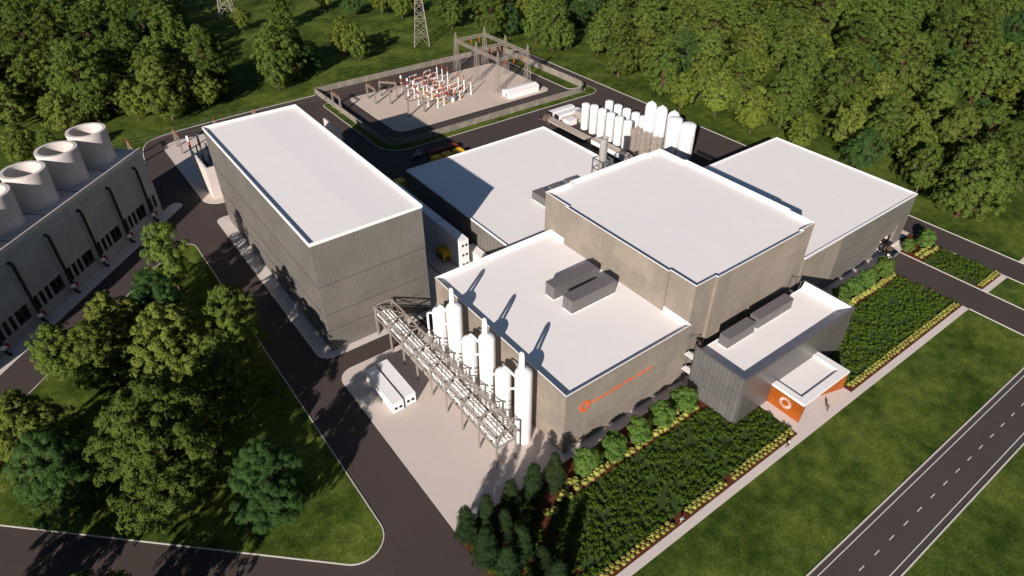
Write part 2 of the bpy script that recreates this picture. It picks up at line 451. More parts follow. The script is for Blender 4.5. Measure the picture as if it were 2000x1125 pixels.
def steel_hall():
    x0,x1,y0,y1,h = -23.09,2.96,53.35,124.3,29.3
    r = empty('steel_hall', ((x0+x1)/2,y0,0), 0, 'tall grey ribbed steel hall with a plain white roof beside the pipe rack', 'building')
    w = MB(); wall_ring(w, rect(x0,y0,x1,y1), 0, h-.35); W(w, 'wall', M['wallsteel'], r)
    rb = MB(); k = 0
    x = x0+.5
    while x < x1: rb.box(x-.05,y0-.03,.1,x+.05,y0+.01,h-.8); rb.box(x-.05,y1-.01,.1,x+.05,y1+.03,h-.8); x += .82
    y = y0+.5
    while y < y1: rb.box(x0-.03,y-.05,.1,x0+.01,y+.05,h-.8); rb.box(x1-.01,y-.05,.1,x1+.03,y+.05,h-.8); y += .82
    W(rb, 'cladding_rib', M['rib'], r)
    j = MB()
    for z in (5.95,10.45,18.1):
        for a in ((x0-.1,y0-.1,x1+.1,y0),(x0-.1,y0,x0,y1),(x1,y0,x1+.1,y1)): j.box(a[0],a[1],z-.07,a[2],a[3],z+.07)
    W(j, 'wall_joint', M['seamdark'], r)
    rf = MB(); xm = (x0+x1)/2; zr = h-.7
    rf.add([(x0+.2,y0+.2,zr),(xm,y0+.2,zr+.14),(x1-.2,y0+.2,zr),(x1-.2,y1-.2,zr),(xm,y1-.2,zr+.14),(x0+.2,y1-.2,zr)], [(0,1,4,5),(1,2,3,4)])
    W(rf, 'roof', M['roof'], r)
    t = MB(); parapet_ring(t, rect(x0-.12,y0-.12,x1+.12,y1+.12), .22, h-.75, h); W(t, 'roof_edge', M['roofedge'], r)
steel_hall()

def reactor_hall():
    x0,x1,y0,y1,h = 33.05,72.14,.62,47.05,25.3; d = .55
    px0, px1, py0, py1 = 41, 64.3, 8.3, 38.5
    poly = [(x0,y0),(px0-2.2,y0),(px0-2.2,y0-d),(px1+3,y0-d),(px1+3,y0),(x1,y0),(x1,py0-1),(x1+d,py0-1),(x1+d,py1),(x1,py1),(x1,y1),(px1+3,y1),(px1+3,y1+d),(px0,y1+d),(px0,y1),(x0,y1),(x0,py1+.6),(x0-d,py1+.6),(x0-d,py0-1),(x0,py0-1)]
    r = empty('concrete_hall', ((x0+x1)/2,y0,0), 0, 'tall tan concrete block with stepped corners, in the middle of the plant', 'building')
    w = MB(); wall_ring(w, poly, 0, h-.1); W(w, 'wall', M['wallconc'], r)
    rf = MB(); rf.sheet([(p[0]+(.2 if p[0]<50 else -.2), p[1]+(.2 if p[1]<20 else -.2)) for p in poly], h-1.0); W(rf, 'roof', M['roof'], r)
    t = MB(); parapet_ring(t, [(p[0]+(-.04 if p[0]<50 else .04), p[1]+(-.04 if p[1]<20 else .04)) for p in poly], .14, h-.14, h); W(t, 'roof_edge', M['roofedge'], r)
    t = MB(); parapet_ring(t, [(p[0]+(.12 if p[0]<50 else -.12), p[1]+(.12 if p[1]<20 else -.12)) for p in poly], .2, h-1.2, h-.14); W(t, 'parapet_lining', M['roofedge'], r)
reactor_hall()

SUNRAYS = 20
def ray_ring(mb, c, ax, up, out, r0, r1, t, n=SUNRAYS, taper=.5, w=.11):
    c = Vector(c); ax = Vector(ax); up = Vector(up); out = Vector(out)
    for k in range(n):
        a = 2*PI*k/n; d = ax*math.cos(a)+up*math.sin(a); s = up*math.cos(a)-ax*math.sin(a)
        w0 = r0*w; w1 = r1*w*1.15
        q = [c+d*r0-s*w0, c+d*r1-s*w1, c+d*r1+s*w1, c+d*r0+s*w0]
        vs = [p for p in q]+[p+out*t for p in q]
        mb.add(vs, [(0,3,2,1),(4,5,6,7),(0,1,5,4),(1,2,6,5),(2,3,7,6),(3,0,4,7)])

def front_hall():
    x0,x1,y0,y1,h = 0,33.0,0,44.63,16
    r = empty('front_hall', (16,0,0), 0, 'low tan concrete hall with orange lettering on its front wall', 'building')
    w = MB(); wall_ring(w, rect(x0,y0,x1,y1), 0, h-.12); W(w, 'wall', M['wallconc'], r)
    rf = MB(); rf.sheet(rect(x0+.2,y0+.2,x1,y1-.2), h-1.05); W(rf, 'roof', M['roof'], r)
    t = MB(); parapet_ring(t, rect(x0+.08,y0+.08,x1,y1-.08), .2, h-1.2, h-.13); W(t, 'parapet_lining', M['roofedge'], r)
    t = MB(); parapet_ring(t, rect(x0-.05,y0-.05,x1+.02,y1+.05), .15, h-.13, h); W(t, 'roof_edge', M['roofedge'], r)
    dr = MB(); dr.box(x0+12.2,-.05,0,x0+12.4,.01,h-1.5); 
    # sign
    lg = MB(); ray_ring(lg, (4.88,-.01,10.35), (1,0,0), (0,0,1), (0,-1,0), .74, 1.32, .12, 22, w=.10)
    sg = W(lg, 'sign_emblem', M['signorange'], r)
    def word(body):
        cu = bpy.data.curves.new('lettering', 'FONT'); cu.body = body; cu.size = 1.32; cu.extrude = .05; cu.align_y = 'CENTER'
        to = bpy.data.objects.new('lettering', cu); COL.objects.link(to); bpy.context.view_layer.update()
        me = bpy.data.meshes.new_from_object(to.evaluated_get(bpy.context.evaluated_depsgraph_get()))
        COL.objects.unlink(to); bpy.data.objects.remove(to); return me
    ext = lambda me: (min(v.co.x for v in me.vertices), max(v.co.x for v in me.vertices))
    full = 'Commonwealth Fusion Systems'; f0, f1 = ext(word(full)); k = 16.1/(f1-f0)
    for w0 in full.split():
        me = word(w0); i = full.index(w0); e0, e1 = ext(me); q0, q1 = ext(word(full[:i+len(w0)]))
        me.transform(Matrix.Translation((6.55-16+(q1-e1)*k,-.06,10.3)) @ Matrix.Rotation(R(90),4,'X') @ Matrix.Diagonal((k,.82,1,1)))
        me.materials.clear(); me.materials.append(M['signorange'])
        o = bpy.data.objects.new('sign_word', me); COL.objects.link(o); o.parent = r
front_hall()

def rear_hall():
    x0,x1,y0,y1,h = 25.66,78.48,46.5,103.6,10.0
    r = empty('rear_hall', (52,y0,0), 0, 'low ribbed hall behind the concrete block, its white roof crossed by a large shadow', 'building')
    w = MB(); wall_ring(w, rect(x0,y0,x1,y1), 0, h-.12); W(w, 'wall', M['wallsteel'], r)
    rb = MB(); y = y0+1
    while y < y1: rb.box(x0-.12,y-.09,.1,x0+.01,y+.09,h-.3); y += 1.55
    W(rb, 'cladding_rib', M['rib'], r)
    rf = MB(); rf.sheet(rect(x0+.2,y0+.2,x1-.2,y1-.2), h-.45); W(rf, 'roof', M['roof'], r)
    t = MB(); parapet_ring(t, rect(x0-.15,y0-.1,x1+.15,y1+.15), .25, h-.5, h); W(t, 'roof_edge', M['roofedge'], r)
rear_hall()

def right_hall():
    x0,x1,y0,y1,h = 72.75,123.29,.53,44.72,15.4; xm = 88.5; dx0,dx1,dz = 111.0,117.4,5.45
    r = empty('right_hall', (98,y0,0), 0, 'grey panelled hall with an open loading door at the right end of the plant', 'building')
    w = MB(); w.prism([(x0,y0-.1),(xm,y0-.1),(xm,y0+.6),(x0,y0+.6)], 0, h-.3); W(w, 'concrete_wall', M['wallconc'], r)
    w = MB()
    w.box(xm,y0,0,dx0,y0+.3,h-.3); w.box(dx1,y0,0,x1,y0+.3,h-.3); w.box(dx0,y0+.002,dz,dx1,y0+.3,h-.3)
    w.box(x1-.3,y0+.3,0,x1,y1,h-.3); w.box(x0,y1-.3,0,x1-.3,y1,h-.3); w.box(x0,y0+.6,0,x0+.3,y1-.3,h-.3)
    W(w, 'wall', M['wallsteel'], r)
    j = MB()
    for z in (5.0,9.7): 
        if z > dz: j.box(xm,y0-.03,z-.06,x1+.03,y0,z+.06)
        else: j.box(xm,y0-.03,z-.06,dx0,y0,z+.06); j.box(dx1,y0-.03,z-.06,x1+.03,y0,z+.06)
        j.box(x1,y0,z-.06,x1+.03,y1,z+.06)
    W(j, 'wall_joint', M['seamdark'], r)
    rf = MB(); rf.sheet(rect(x0,y0+.2,x1-.2,y1-.2), h-.325); W(rf, 'roof', M['roof'], r)
    t = MB(); t.box(xm-.05,y0-.08,h-.32,x1+.1,y0+.3,h); t.box(x1-.25,y0+.3,h-.32,x1+.1,y1+.1,h); t.box(x0,y1-.25,h-.32,x1-.25,y1+.1,h); t.box(x0,y0-.15,h-.32,xm-.05,y0+.3,h+.02)
    W(t, 'roof_edge', M['roofedge'], r)
    b = MB(); b.box(dx0-1.2,y0+.32,0,dx1+1.6,y0+9,.2)
    b.box(dx0-1.5,y0+.31,0,dx0-1.2,y0+9,dz+1); b.box(dx1+1.6,y0+.31,0,dx1+1.9,y0+9,dz+1); b.box(dx0-1.5,y0+9,0,dx1+1.9,y0+9.2,dz+1)
    W(b, 'loading_bay', M['walk'], r)
    f = MB(); f.box(dx0-.15,y0-.06,0,dx0+.02,y0+.1,dz+.15); f.box(dx1-.02,y0-.06,0,dx1+.15,y0+.1,dz+.15); f.box(dx0+.02,y0-.06,dz,dx1-.02,y0+.1,dz+.15)
    W(f, 'door_frame', M['rack'], r)
    p = MB(); p.box(118.15,y0-.1,0,118.75,y0-.001,7.3); W(p, 'wall_strip_light', M['galv'], r)
    k = MB(); k.box(119.2,-.1,0,123.4,.45,.75); W(k, 'dock_wall', M['walk'], r)
    k = MB(); k.prism([(109.4,-2.4),(117.9,-2.4),(117.9,y0+.3),(109.4,y0+.3)], .02, .16); W(k, 'dock_ramp', M['walk'], r)
right_hall()

def office():
    x0,x1,y0,y1,h = 32.2,69.4,-14.84,-2.6,12.41; zr = 10.45
    r = empty('office_building', (50,y0,0), 0, 'grey metal panelled office block with a recessed white roof, beside the orange pavilion', 'building')
    w = MB(); w.prism(rect(x0,y0,x1,y1), 0, zr-.1, top=False)
    w.box(x0,y0,zr-.1,x1,y0+.16,h-.1); w.box(x0,y0+.16,zr-.1,x0+.16,y1,h-.1); w.box(x1-.16,y0+.16,zr-.1,x1,y1,h-.1)
    W(w, 'wall', M['officepanel'], r)
    c = MB(); c.box(x0+.6,y0-.1,.1,x1-.02,y0-.002,h-.12); W(c, 'front_cladding', M['officefront'], r)
    rf = MB(); rf.sheet(rect(x0+.16,y0+.16,x1-.16,y1-.02), zr); 
    rf.box(x0+.16,y1-.14,zr-.3,x1-.16,y1,zr+.12)
    W(rf, 'roof', M['roof'], r)
    p = MB(); p.box(x0+.16,y0+.165,zr+.01,x1-.16,y0+.3,h-.12); p.box(x0+.165,y0+.3,zr+.01,x0+.3,y1-.2,h-.12)
    p.add([(x1-.2,y0+.3,zr+.01),(x1-.2,y1-.2,zr+.01),(x1-.2,y1-.2,h-.12),(x1-.2,y0+.3,h-.12),(x1-1.3,y0+.3,zr+.01),(x1-1.3,y1-.2,zr+.01)],[(4,5,2,3),(0,1,5,4),(4,3,0),(5,1,2)])
    W(p, 'parapet_lining', M['roofedge'], r)
    t = MB(); t.box(x0-.06,y0-.14,h-.12,x1+.06,y0+.32,h); t.box(x0-.06,y0+.32,h-.12,x0+.32,y1,h); t.box(x1-.26,y0+.32,h-.12,x1+.06,y1,h); W(t, 'roof_edge', M['hvac'], r)
    for xx, s in ((x0+.2,-1),(x1-.3,1)):
        f = MB(); ys = (y1+.25, .0)
        xo = xx+(1.5 if s < 0 else -.9); xi = xx
        for X in (xo,):
            for Y in (y1+.2,-.1): f.bar((X,Y,0),(X,Y,h),.1)
        for z in (4.2,8.3,12.35):
            f.bar((xo,y1+.2,z),(xo,-.1,z),.1); f.bar((xi,-.1,z),(xo,-.1,z),.1); f.bar((xi,y1+.2,z),(xo,y1+.2,z),.1)
        st = W(f, 'stair_frame', M['hvac'], r)
        for z in (4.2,8.3): l = MB(); l.box(min(xi,xo)+.08,y1+.1,z-.05,max(xi,xo)-.08,-.15,z+.1); W(l, 'landing', M['roofedge'], r)
office()

def pavilion():
    x0,x1,y0,y1,h = 43.1,58.9,-22.4,-14.97,5.34
    r = empty('entrance_pavilion', (51,y0,0), 0, 'small orange entrance pavilion with a white roof and a sunburst emblem', 'building')
    w = MB(); w.box(x0,y0,.1,x0+.25,y1,h-.55); W(w, 'side_wall', M['orange'], r)
    w = MB(); w.box(x1-.25,y0+.3,.1,x1,y1,h-.55)
    w.add([(x1-.05,y0+.02,.1),(x1-.05,y0+.02,h-.55),(52.1,-20.4,h-.55),(52.1,-20.4,.1),(x1-.3,y0+.35,.1),(x1-.3,y0+.35,h-.55),(52.1,-20.1,h-.55),(52.1,-20.1,.1)],[(0,3,2,1),(4,5,6,7),(1,2,6,5)])
    W(w, 'wall', M['orange'], r)
    w = MB(); w.add([(x0+.25,y0+.02,.1),(x0+.25,y0+.02,h-.55),(49.3,-20.4,h-.55),(49.3,-20.4,.1)],[(0,3,2,1)][0:0]+[(3,2,1,0)])
    w.add([(x0+.25,y0+.02,.1),(49.3,-20.4,.1),(49.3,-20.1,.1),(x0+.25,y0+.4,.1),(x0+.25,y0+.02,h-.55),(49.3,-20.4,h-.55),(49.3,-20.1,h-.55),(x0+.25,y0+.4,h-.55)],[(0,1,5,4),(2,3,7,6)])
    W(w, 'entrance_reveal', M['orange'], r)
    d = MB(); d.box(49.3,-20.3,.1,52.1,-20.2,3.4); dd = W(d, 'door', M['dark'], r)
    f = MB()
    for X in (49.3,50.25,51.15,52.0): f.box(X,-20.42,.1,X+.1,-20.31,3.5)
    f.box(49.3,-20.43,2.5,52.1,-20.33,2.62); f.box(49.3,-20.43,3.4,52.1,-20.2,3.55); f.build('door_frame', M['white'], dd, at=r.location)
    u = MB(); u.box(49.3,-20.3,3.56,52.1,-20.2,h-.56); W(u, 'transom_wall', M['white'], r)
    t = MB(); t.prism([(x0-.05,y0-.05),(x1+.05,y0-.05),(x1+.05,y1),(x1-1.6,y1),(x1-1.6,y0+1.6),(x0+1.4,y0+1.6),(x0+1.4,y1),(x0-.05,y1)], h-.55, h, True); W(t, 'roof_edge', M['roofedge'], r)
    rf = MB(); rf.sheet(rect(x0+1.3,y0+1.5,x1-1.5,y1), h-.5); W(rf, 'roof', M['roof'], r)
    lg = MB(); ray_ring(lg, (x0+.005,-18.7,2.75), (0,-1,0), (0,0,1), (-1,0,0),   .74, 1.34, .09, 20, w=.036); W(lg, 'emblem', M['white'], r)
pavilion()

def cooling_block():
    A = (-37.6,141.6); az = math.atan2(-.7027,-.7115); Lb = 84.0; D = 17.6; H = 20.05
    r = empty('cooling_tower_block', (*A,0), az, 'long pale precast cooling block with round fan stacks on its roof', 'building')
    B = lambda mb, n, m, p=r: mb.build(n, M[m], p)
    pipes = [5.55+11.65*k for k in range(7)]
    w = MB(); z0, z1 = 2.65, 6.5
    w.box(0,-D,0,Lb,-.4,H-.35); w.box(0,-.4,0,Lb,0,z0); w.box(0,-.4,z1,Lb,0,H-.2)
    openings = []
    for p in pipes:
        for a, b in ((-.35,-2.45),(-3.05,-4.35),(-4.95,-6.25),(-6.85,-10.7)):
            openings.append((p+b, p+a)) if p+b > .5 else None
    openings = sorted([o for o in openings if o])
    edge = 0
    for a, b in openings: w.box(edge,-.4,z0,a,0,z1); edge = b
    w.box(edge,-.4,z0,Lb,0,z1)
    B(w, 'wall', 'ctwall')
    rf = MB(); rf.box(.05,-D+.05,H-.34,Lb-.05,-.65,H-.2); B(rf, 'roof', 'ctstack')
    pr = MB(); pr.add([(0,-1.5,H-.19),(Lb,-1.5,H-.19),(Lb,-.3,H+.75),(0,-.3,H+.75),(Lb,0.03,H+.75),(0,.03,H+.75),(Lb,.03,H-.34),(0,.03,H-.34)],[(0,1,2,3),(3,2,4,5),(5,4,6,7),(0,3,5,7),(1,6,4,2)]); pr.box(.0,-D,H-.34,.3,-.65,H+.02); pr.box(.3,-D,H-.34,Lb,-D+.3,H+.02); B(pr, 'parapet', 'ctstack')
    jt = MB()
    for k in range(7): x = 12.6+11.65*k-5.825+5.825; jt.box(x-.12,-D+.35,H-.2,x+.12,-.7,H-.12)
    B(jt, 'roof_joint', 'seamdark')
    for a, b in openings:
        g = MB(); g.box(a-.02,-.38,z0-.02,b+.02,-.3,z1+.02); win = B(g, 'window', 'dark')
        if b-a > 3: f = MB(); f.box((a+b)/2-.06,-.31,z0,(a+b)/2+.06,-.22,z1); f.build('window_bar', M['hvac'], win)
    for p in pipes:
        t = MB(); t.tube([(p,-.1,17.2),(p,.35,17.25),(p,.75,17.05),(p,.95,16.5),(p,.95,3.0)], .38, 12); pp = B(t, 'downpipe', 'black')
        t = MB(); t.tube([(p,.95,3.0),(p,.95,1.9)], .42, 12); t.box(p-.55,.5,2.0,p+.55,1.4,2.5); t.build('pipe_collar', M['white'], pp)
        t = MB(); t.tube([(p,.95,1.9),(p,.97,.9),(p,1.6,.45),(p,2.1,.4)], .36, 12); t.build('pipe_outlet', M['black'], pp)
        t = MB(); t.tube([(p-.85,1.05,2.2),(p-1.15,1.05,2.2)], .62, 16); t.tube([(p-.5,1.0,2.2),(p-.85,1.05,2.2)], .12, 8); t.build('valve_wheel', M['red'], pp)
    for k in range(7):
        c = 6.8+11.65*k
        s = MB(); s.lathe(c,-8.67,[(4.65,H-.3),(4.95,H-.18),(4.75,H+.6),(4.72,H+2.5),(4.78,H+5),(4.95,H+8.4),(4.9,H+8.5),(4.05,H+8.5),(4.02,H+8.3),(3.9,H+5),(3.85,H+1.5)], 56)
        st = B(s, 'fan_stack', 'ctstack')
        f = MB(); f.lathe(c,-8.67,[(3.85,H+1.4),(.0,H+1.45)], 32); f.build('fan_deck', M['ctstack'], st)
    ap = MB(); ap.prism(rounded([(-5.2,0.1),(-5.2,4.1),(Lb+20,4.1),(Lb+20,.1)], [2,3.9,0,0]) , 0, .13); o = ap.build('cooling_apron', M['walk']); o.location = (*A,0); o.rotation_euler = (0,0,az); tag(o, kind='structure')
    lm = MB(); lm.tube([(-.05,-6,11),(-.4,-6,11)], .4, 14); lm.build('wall_lamp', M['white'], r)
cooling_block()
# ------------------------------------------------------------------ roof units, stack
def roof_unit(x0,y0,x1,y1,z0,z1,label,group,name='rooftop_unit'):
    r = empty(name, ((x0+x1)/2,(y0+y1)/2,z0), 0, label, 'rooftop unit', group)
    c = MB(); c.box(x0,y0,z0+.25,x1,y1,z1-.06)
    n = max(2,int((x1-x0)/2.2))
    W(c, 'casing', M['hvac'], r)
    s = MB()
    for k in range(1,n): x = x0+(x1-x0)*k/n; s.box(x-.03,y0-.025,z0+.3,x+.015,y0,z1-.1)
    s.box(x0-.025,(y0+y1)/2-.03,z0+.3,x0,(y0+y1)/2+.03,z1-.1)
    W(s, 'casing_seam', M['seamdark'], r)
    t = MB(); t.box(x0-.06,y0-.06,z1-.06,x1+.06,y1+.06,z1); W(t, 'lid', M['hvactop'], r)
    b = MB(); b.box(x0+.12,y0+.12,z0,x1-.12,y1-.12,z0+.25); W(b, 'curb', M['roofedge'], r)
g = 'long grey air handling units on the front hall roof'
roof_unit(16.5,23.45,28.7,26.3,14.95,18.4,'long grey air handling unit on the front hall roof, farther from the front wall',g)
roof_unit(16.5,17.6,28.7,20.6,14.95,18.4,'long grey air handling unit on the front hall roof, nearer the front wall',g)
g = 'grey air handling units on the office roof'
roof_unit(38.3,-5.9,46.9,-3.6,10.5,13.4,'grey roof unit on the office nearest the front hall',g)
roof_unit(48.4,-5.7,60.2,-3.4,10.5,13.4,'longer grey roof unit on the office at the end nearest the right hall',g)
g = 'small grey units on the rear hall roof'
roof_unit(45.4,60.6,48.9,67.75,9.55,12.2,'grey box unit on the rear hall roof, nearest the stacked containers',g)
roof_unit(51.0,60.6,54.5,67.65,9.55,12.2,'grey box unit on the rear hall roof, middle of three behind the tall block parapet',g)
roof_unit(56.9,60.6,60.1,67.7,9.55,12.2,'grey box unit on the rear hall roof, nearest the exhaust stack',g)

def exhaust_stack():
    cx, cy, zb = 66.4, 62.3, 9.55
    r = empty('exhaust_stack', (cx,cy,zb), 0, 'round stainless exhaust stack inside a square steel frame on the rear hall roof', 'chimney')
    s = MB(); s.lathe(cx,cy,[(.55,zb+2.6),(1.12,zb+6.2),(1.12,zb+14.9),(1.0,zb+14.9),(1.0,zb+13)], 28); s.lathe(cx,cy,[(.55,zb),(.55,zb+2.6)],20)
    W(s, 'flue', M['stainless'], r)
    rg = MB(); rg.lathe(cx,cy,[(1.13,zb+14.6),(1.2,zb+14.6),(1.2,zb+14.9),(1.13,zb+14.9)],28); rg.lathe(cx,cy,[(1.13,zb+7.2),(1.18,zb+7.2),(1.18,zb+7.4),(1.13,zb+7.4)],28); W(rg, 'band', M['galv'], r)
    f = MB(); h = 1.95
    for sx in (-h,h):
        for sy in (-h,h): f.bar((cx+sx,cy+sy,zb),(cx+sx,cy+sy,zb+8.6),.3)
    for z in (zb+2.6,zb+5.6,zb+8.5):
        for a,b in (((-h,-h),(h,-h)),((h,-h),(h,h)),((h,h),(-h,h)),((-h,h),(-h,-h))): f.bar((cx+a[0],cy+a[1],z),(cx+b[0],cy+b[1],z),.24)
    W(f, 'frame', M['hvac'], r)
    b = MB()
    for z in (zb+2.6,zb+5.6):
        for a,c in (((-h,-h),(h,-h)),((-h,-h),(-h,h)),((h,-h),(h,h))): b.bar((cx+a[0],cy+a[1],z),(cx+c[0],cy+c[1],z+3),.09); b.bar((cx+c[0],cy+c[1],z),(cx+a[0],cy+a[1],z+3),.09)
    W(b, 'brace', M['hvac'], r)
exhaust_stack()

# ------------------------------------------------------------------ pipe rack and the six tanks
def pipe_rack():
    xa, xb, zl, zt = -11.95, -7.6, 5.5, 8.75; ys = [4.92+5.83*k for k in range(9)]; ys[-1] = 52.4
    r = empty('pipe_rack', (xa,4.92,0), 0, 'long taupe steel pipe rack carrying white pipes from the steel hall past the tank row', 'pipe rack')
    for y in ys:
        for x in (xa,xb):
            if x == xb and y in ys[1:2]: pass
            l = MB(); l.box(x-.16,y-.16,.13,x+.16,y+.16,zt); l.box(x-.24,y-.24,.13,x+.24,y+.24,.2); W(l, 'leg', M['rack'], r)
    c = MB()
    for x in (xa,xb):
        for z in (zl,zt-.15): c.box(x-.15,ys[0]-.15,z-.15,x+.15,ys[-1]+.15,z+.15)
    W(c, 'chord', M['rack'], r)
    for y in ys:
        for z in (zl,zt-.15): c = MB(); c.box(xa+.15,y-.13,z-.13,xb-.15,y+.13,z+.13); W(c, 'cross_beam', M['rack'], r)
    c = MB()
    for i in range(8):
        y, y2 = ys[i], ys[i+1]
        c.bar((xa,y,zt-.15),(xb,y2,zt-.15),.11); c.bar((xb,y,zt-.15),(xa,y2,zt-.15),.11)
        for x in (xa,xb): c.bar((x,y,zl),(x,y2,zt-.15),.11) if i % 2 else c.bar((x,y2,zl),(x,y,zt-.15),.11)
        c.bar((xa,y,zt-.3),(xb,y,zl+.2),.09)
    W(c, 'brace', M['rack'], r)
    for k, (x, d) in enumerate(((-11.3,.25),(-10.55,.32),(-9.7,.32),(-8.95,.28),(-8.25,.2))):
        p = MB(); p.tube([(x,5.1,zl+.14+d),(x,52.6,zl+.14+d)], d, 12); W(p, 'pipe', M['tankwhite'], r)
    c = MB()
    for i in range(9):
        for x in (-10.9,-9.3): c.box(x-.13,ys[i]+1.2,zl+.6,x+.13,ys[i]+1.65,zl+.86) if i < 8 else None
    for y in ys[:-1]: c.box(xa+.2,y+1.9,zl-.1,xa+.5,y+2.2,zl+.2)
    W(c, 'pipe_clamp', M['black'], r)
    t = MB(); t.box(-8.02,7,zl+.12,-7.85,52,zl+.62); W(t, 'cable_tray', M['seamdark'], r)
    for y in (9.8,21.45,33.1):
        c = MB(); c.tube([(-8.9,y+2.5,zl+.5),(-6.6,y+2.5,zl+.8),(-5.2,y+3.6,zl+.9)], .22, 10); W(c, 'branch_pipe', M['tankwhite'], r)
pipe_rack()

def tank_pairs():
    def big(y, label, first=[None]):
        if first[0] is None:
            r = empty('process_tank', (-3.75,y,.13)); r['category'] = 'tank'
            s = MB(); prof = [(1.62,0),(1.65,.15),(1.65,17.9)]+[(1.65*math.cos(a),17.9+1.15*math.sin(a)) for a in [R(t) for t in (15,32,50,68,82)]]+[(.02,19.06)]
            s.lathe(0,0,prof,36); s.build('shell', M['tankwhite'], r)
            p = MB(); pts = [(-.1,0,18.7),(-.1,.05,20.6)]+[(-.1+.0,.05+.36-.36*math.cos(a),21.6+.95*math.sin(a)) for a in [R(t) for t in (20,50,80,110,140,165)]]+[(-.1,.85,20.4),(-.1,1.0,18.6)]
            p.tube(pts, .29, 12); p.build('vent_pipe', M['tankwhite'], r)
            b = MB()
            for z in (4.2,9,13.6): b.lathe(0,0,[(1.655,z),(1.675,z),(1.675,z+.07),(1.655,z+.07)],36)
            b.build('weld_band', M['white'], r)
            first[0] = r
        else: r = copy_tree(first[0]); r.location = (-3.75,y,.13)
        tag(r, label, 'tank', 'tall white process tanks')
    def small(y, label, first=[None]):
        if first[0] is None:
            r = empty('process_vessel', (-3.8,y,.13))
            s = MB(); s.lathe(0,0,[(1.6,0),(1.62,.15),(1.62,12.9)]+[(1.62*math.cos(a),12.9+1.2*math.sin(a)) for a in [R(t) for t in (15,32,50,68,82)]]+[(.02,14.12)],36); s.build('shell', M['tankwhite'], r)
            p = MB(); p.tube([(0,-.3,13.8),(0,-.3,14.7),(0,-.7,15.1),(0,-1.4,15.2),(.02,-3.0,15.1),(.05,-4.8,15.0)], .27, 12); p.build('overhead_pipe', M['tankwhite'], r)
            p = MB(); p.tube([(-1.0,1.1,12.3),(-1.5,1.7,12.3),(-1.75,2.0,12.0),(-1.8,2.05,11.2),(-1.8,2.05,.4)], .25, 12); p.build('down_pipe', M['tankwhite'], r)
            p = MB(); p.tube([(-.6,-4.9,13.2),(-1.5,-4.3,13.2),(-1.8,-4.0,12.9),(-1.85,-3.9,12.0),(-1.85,-3.9,.4)], .25, 12); p.build('side_pipe', M['tankwhite'], r)
            first[0] = r
        else: r = copy_tree(first[0]); r.location = (-3.8,y,.13)
        tag(r, label, 'tank', 'shorter white process vessels')
    for y, l in ((7.6,'tall white domed tank nearest the conifers, beside the front hall corner'),(19.25,'middle one of the three tall white domed tanks beside the front hall'),(30.9,'tall white domed tank nearest the steel hall, beside the front hall')): big(y,l)
    for y, l in ((13.9,'shorter white vessel with bent pipes, in the tank pair nearest the conifers'),(25.45,'shorter white vessel with bent pipes, in the middle tank pair'),(37.0,'shorter white vessel with bent pipes, in the tank pair nearest the steel hall')): small(y,l)
tank_pairs()

# ------------------------------------------------------------------ containers
def container_proto(mat, Lc=12.2, w=2.44, h=2.9, reefer=True, name='container'):
    r = empty(name, (0,0,0))
    b = MB(); b.box(-w/2+.03,.03,.12,w/2-.03,Lc-.03,h-.03)
    y = .3
    while y < Lc-.2: b.box(-w/2+.005,y,.25,-w/2+.03,y+.12,h-.2); b.box(w/2-.03,y,.25,w/2-.005,y+.12,h-.2); b.box(-w/2+.15,y,h-.03,w/2-.15,y+.1,h-.012); y += .3
    b.build('body', M[mat], r)
    f = MB()
    for x in (-w/2,w/2-.12):
        f.box(x,0,0,x+.12,.12,h); f.box(x,Lc-.12,0,x+.12,Lc,h); f.box(x,.12,0,x+.12,Lc-.12,.14); f.box(x,.12,h-.1,x+.12,Lc-.12,h)
    f.box(-w/2+.12,0,h-.12,w/2-.12,.1,h); f.box(-w/2+.12,Lc-.1,h-.12,w/2-.12,Lc,h); f.build('frame', M[mat], r)
    if reefer:
        for x in (-.52,.55):
            c = MB(); c.tube([(x,-.03,h*.42),(x,.05,h*.42)], .36, 18); c.build('fan', M['black'], r)
        c = MB(); c.box(-w/2+.2,-.02,h*.62,-.1,.03,h-.25); c.box(.1,-.02,h*.62,w/2-.2,.03,h-.25); c.box(-.05,-.04,.2,.05,.03,h-.2); c.box(-w/2+.2,-.02,.25,w/2-.2,.03,.5); c.build('service_panel', M['roofedge'], r)
    return r
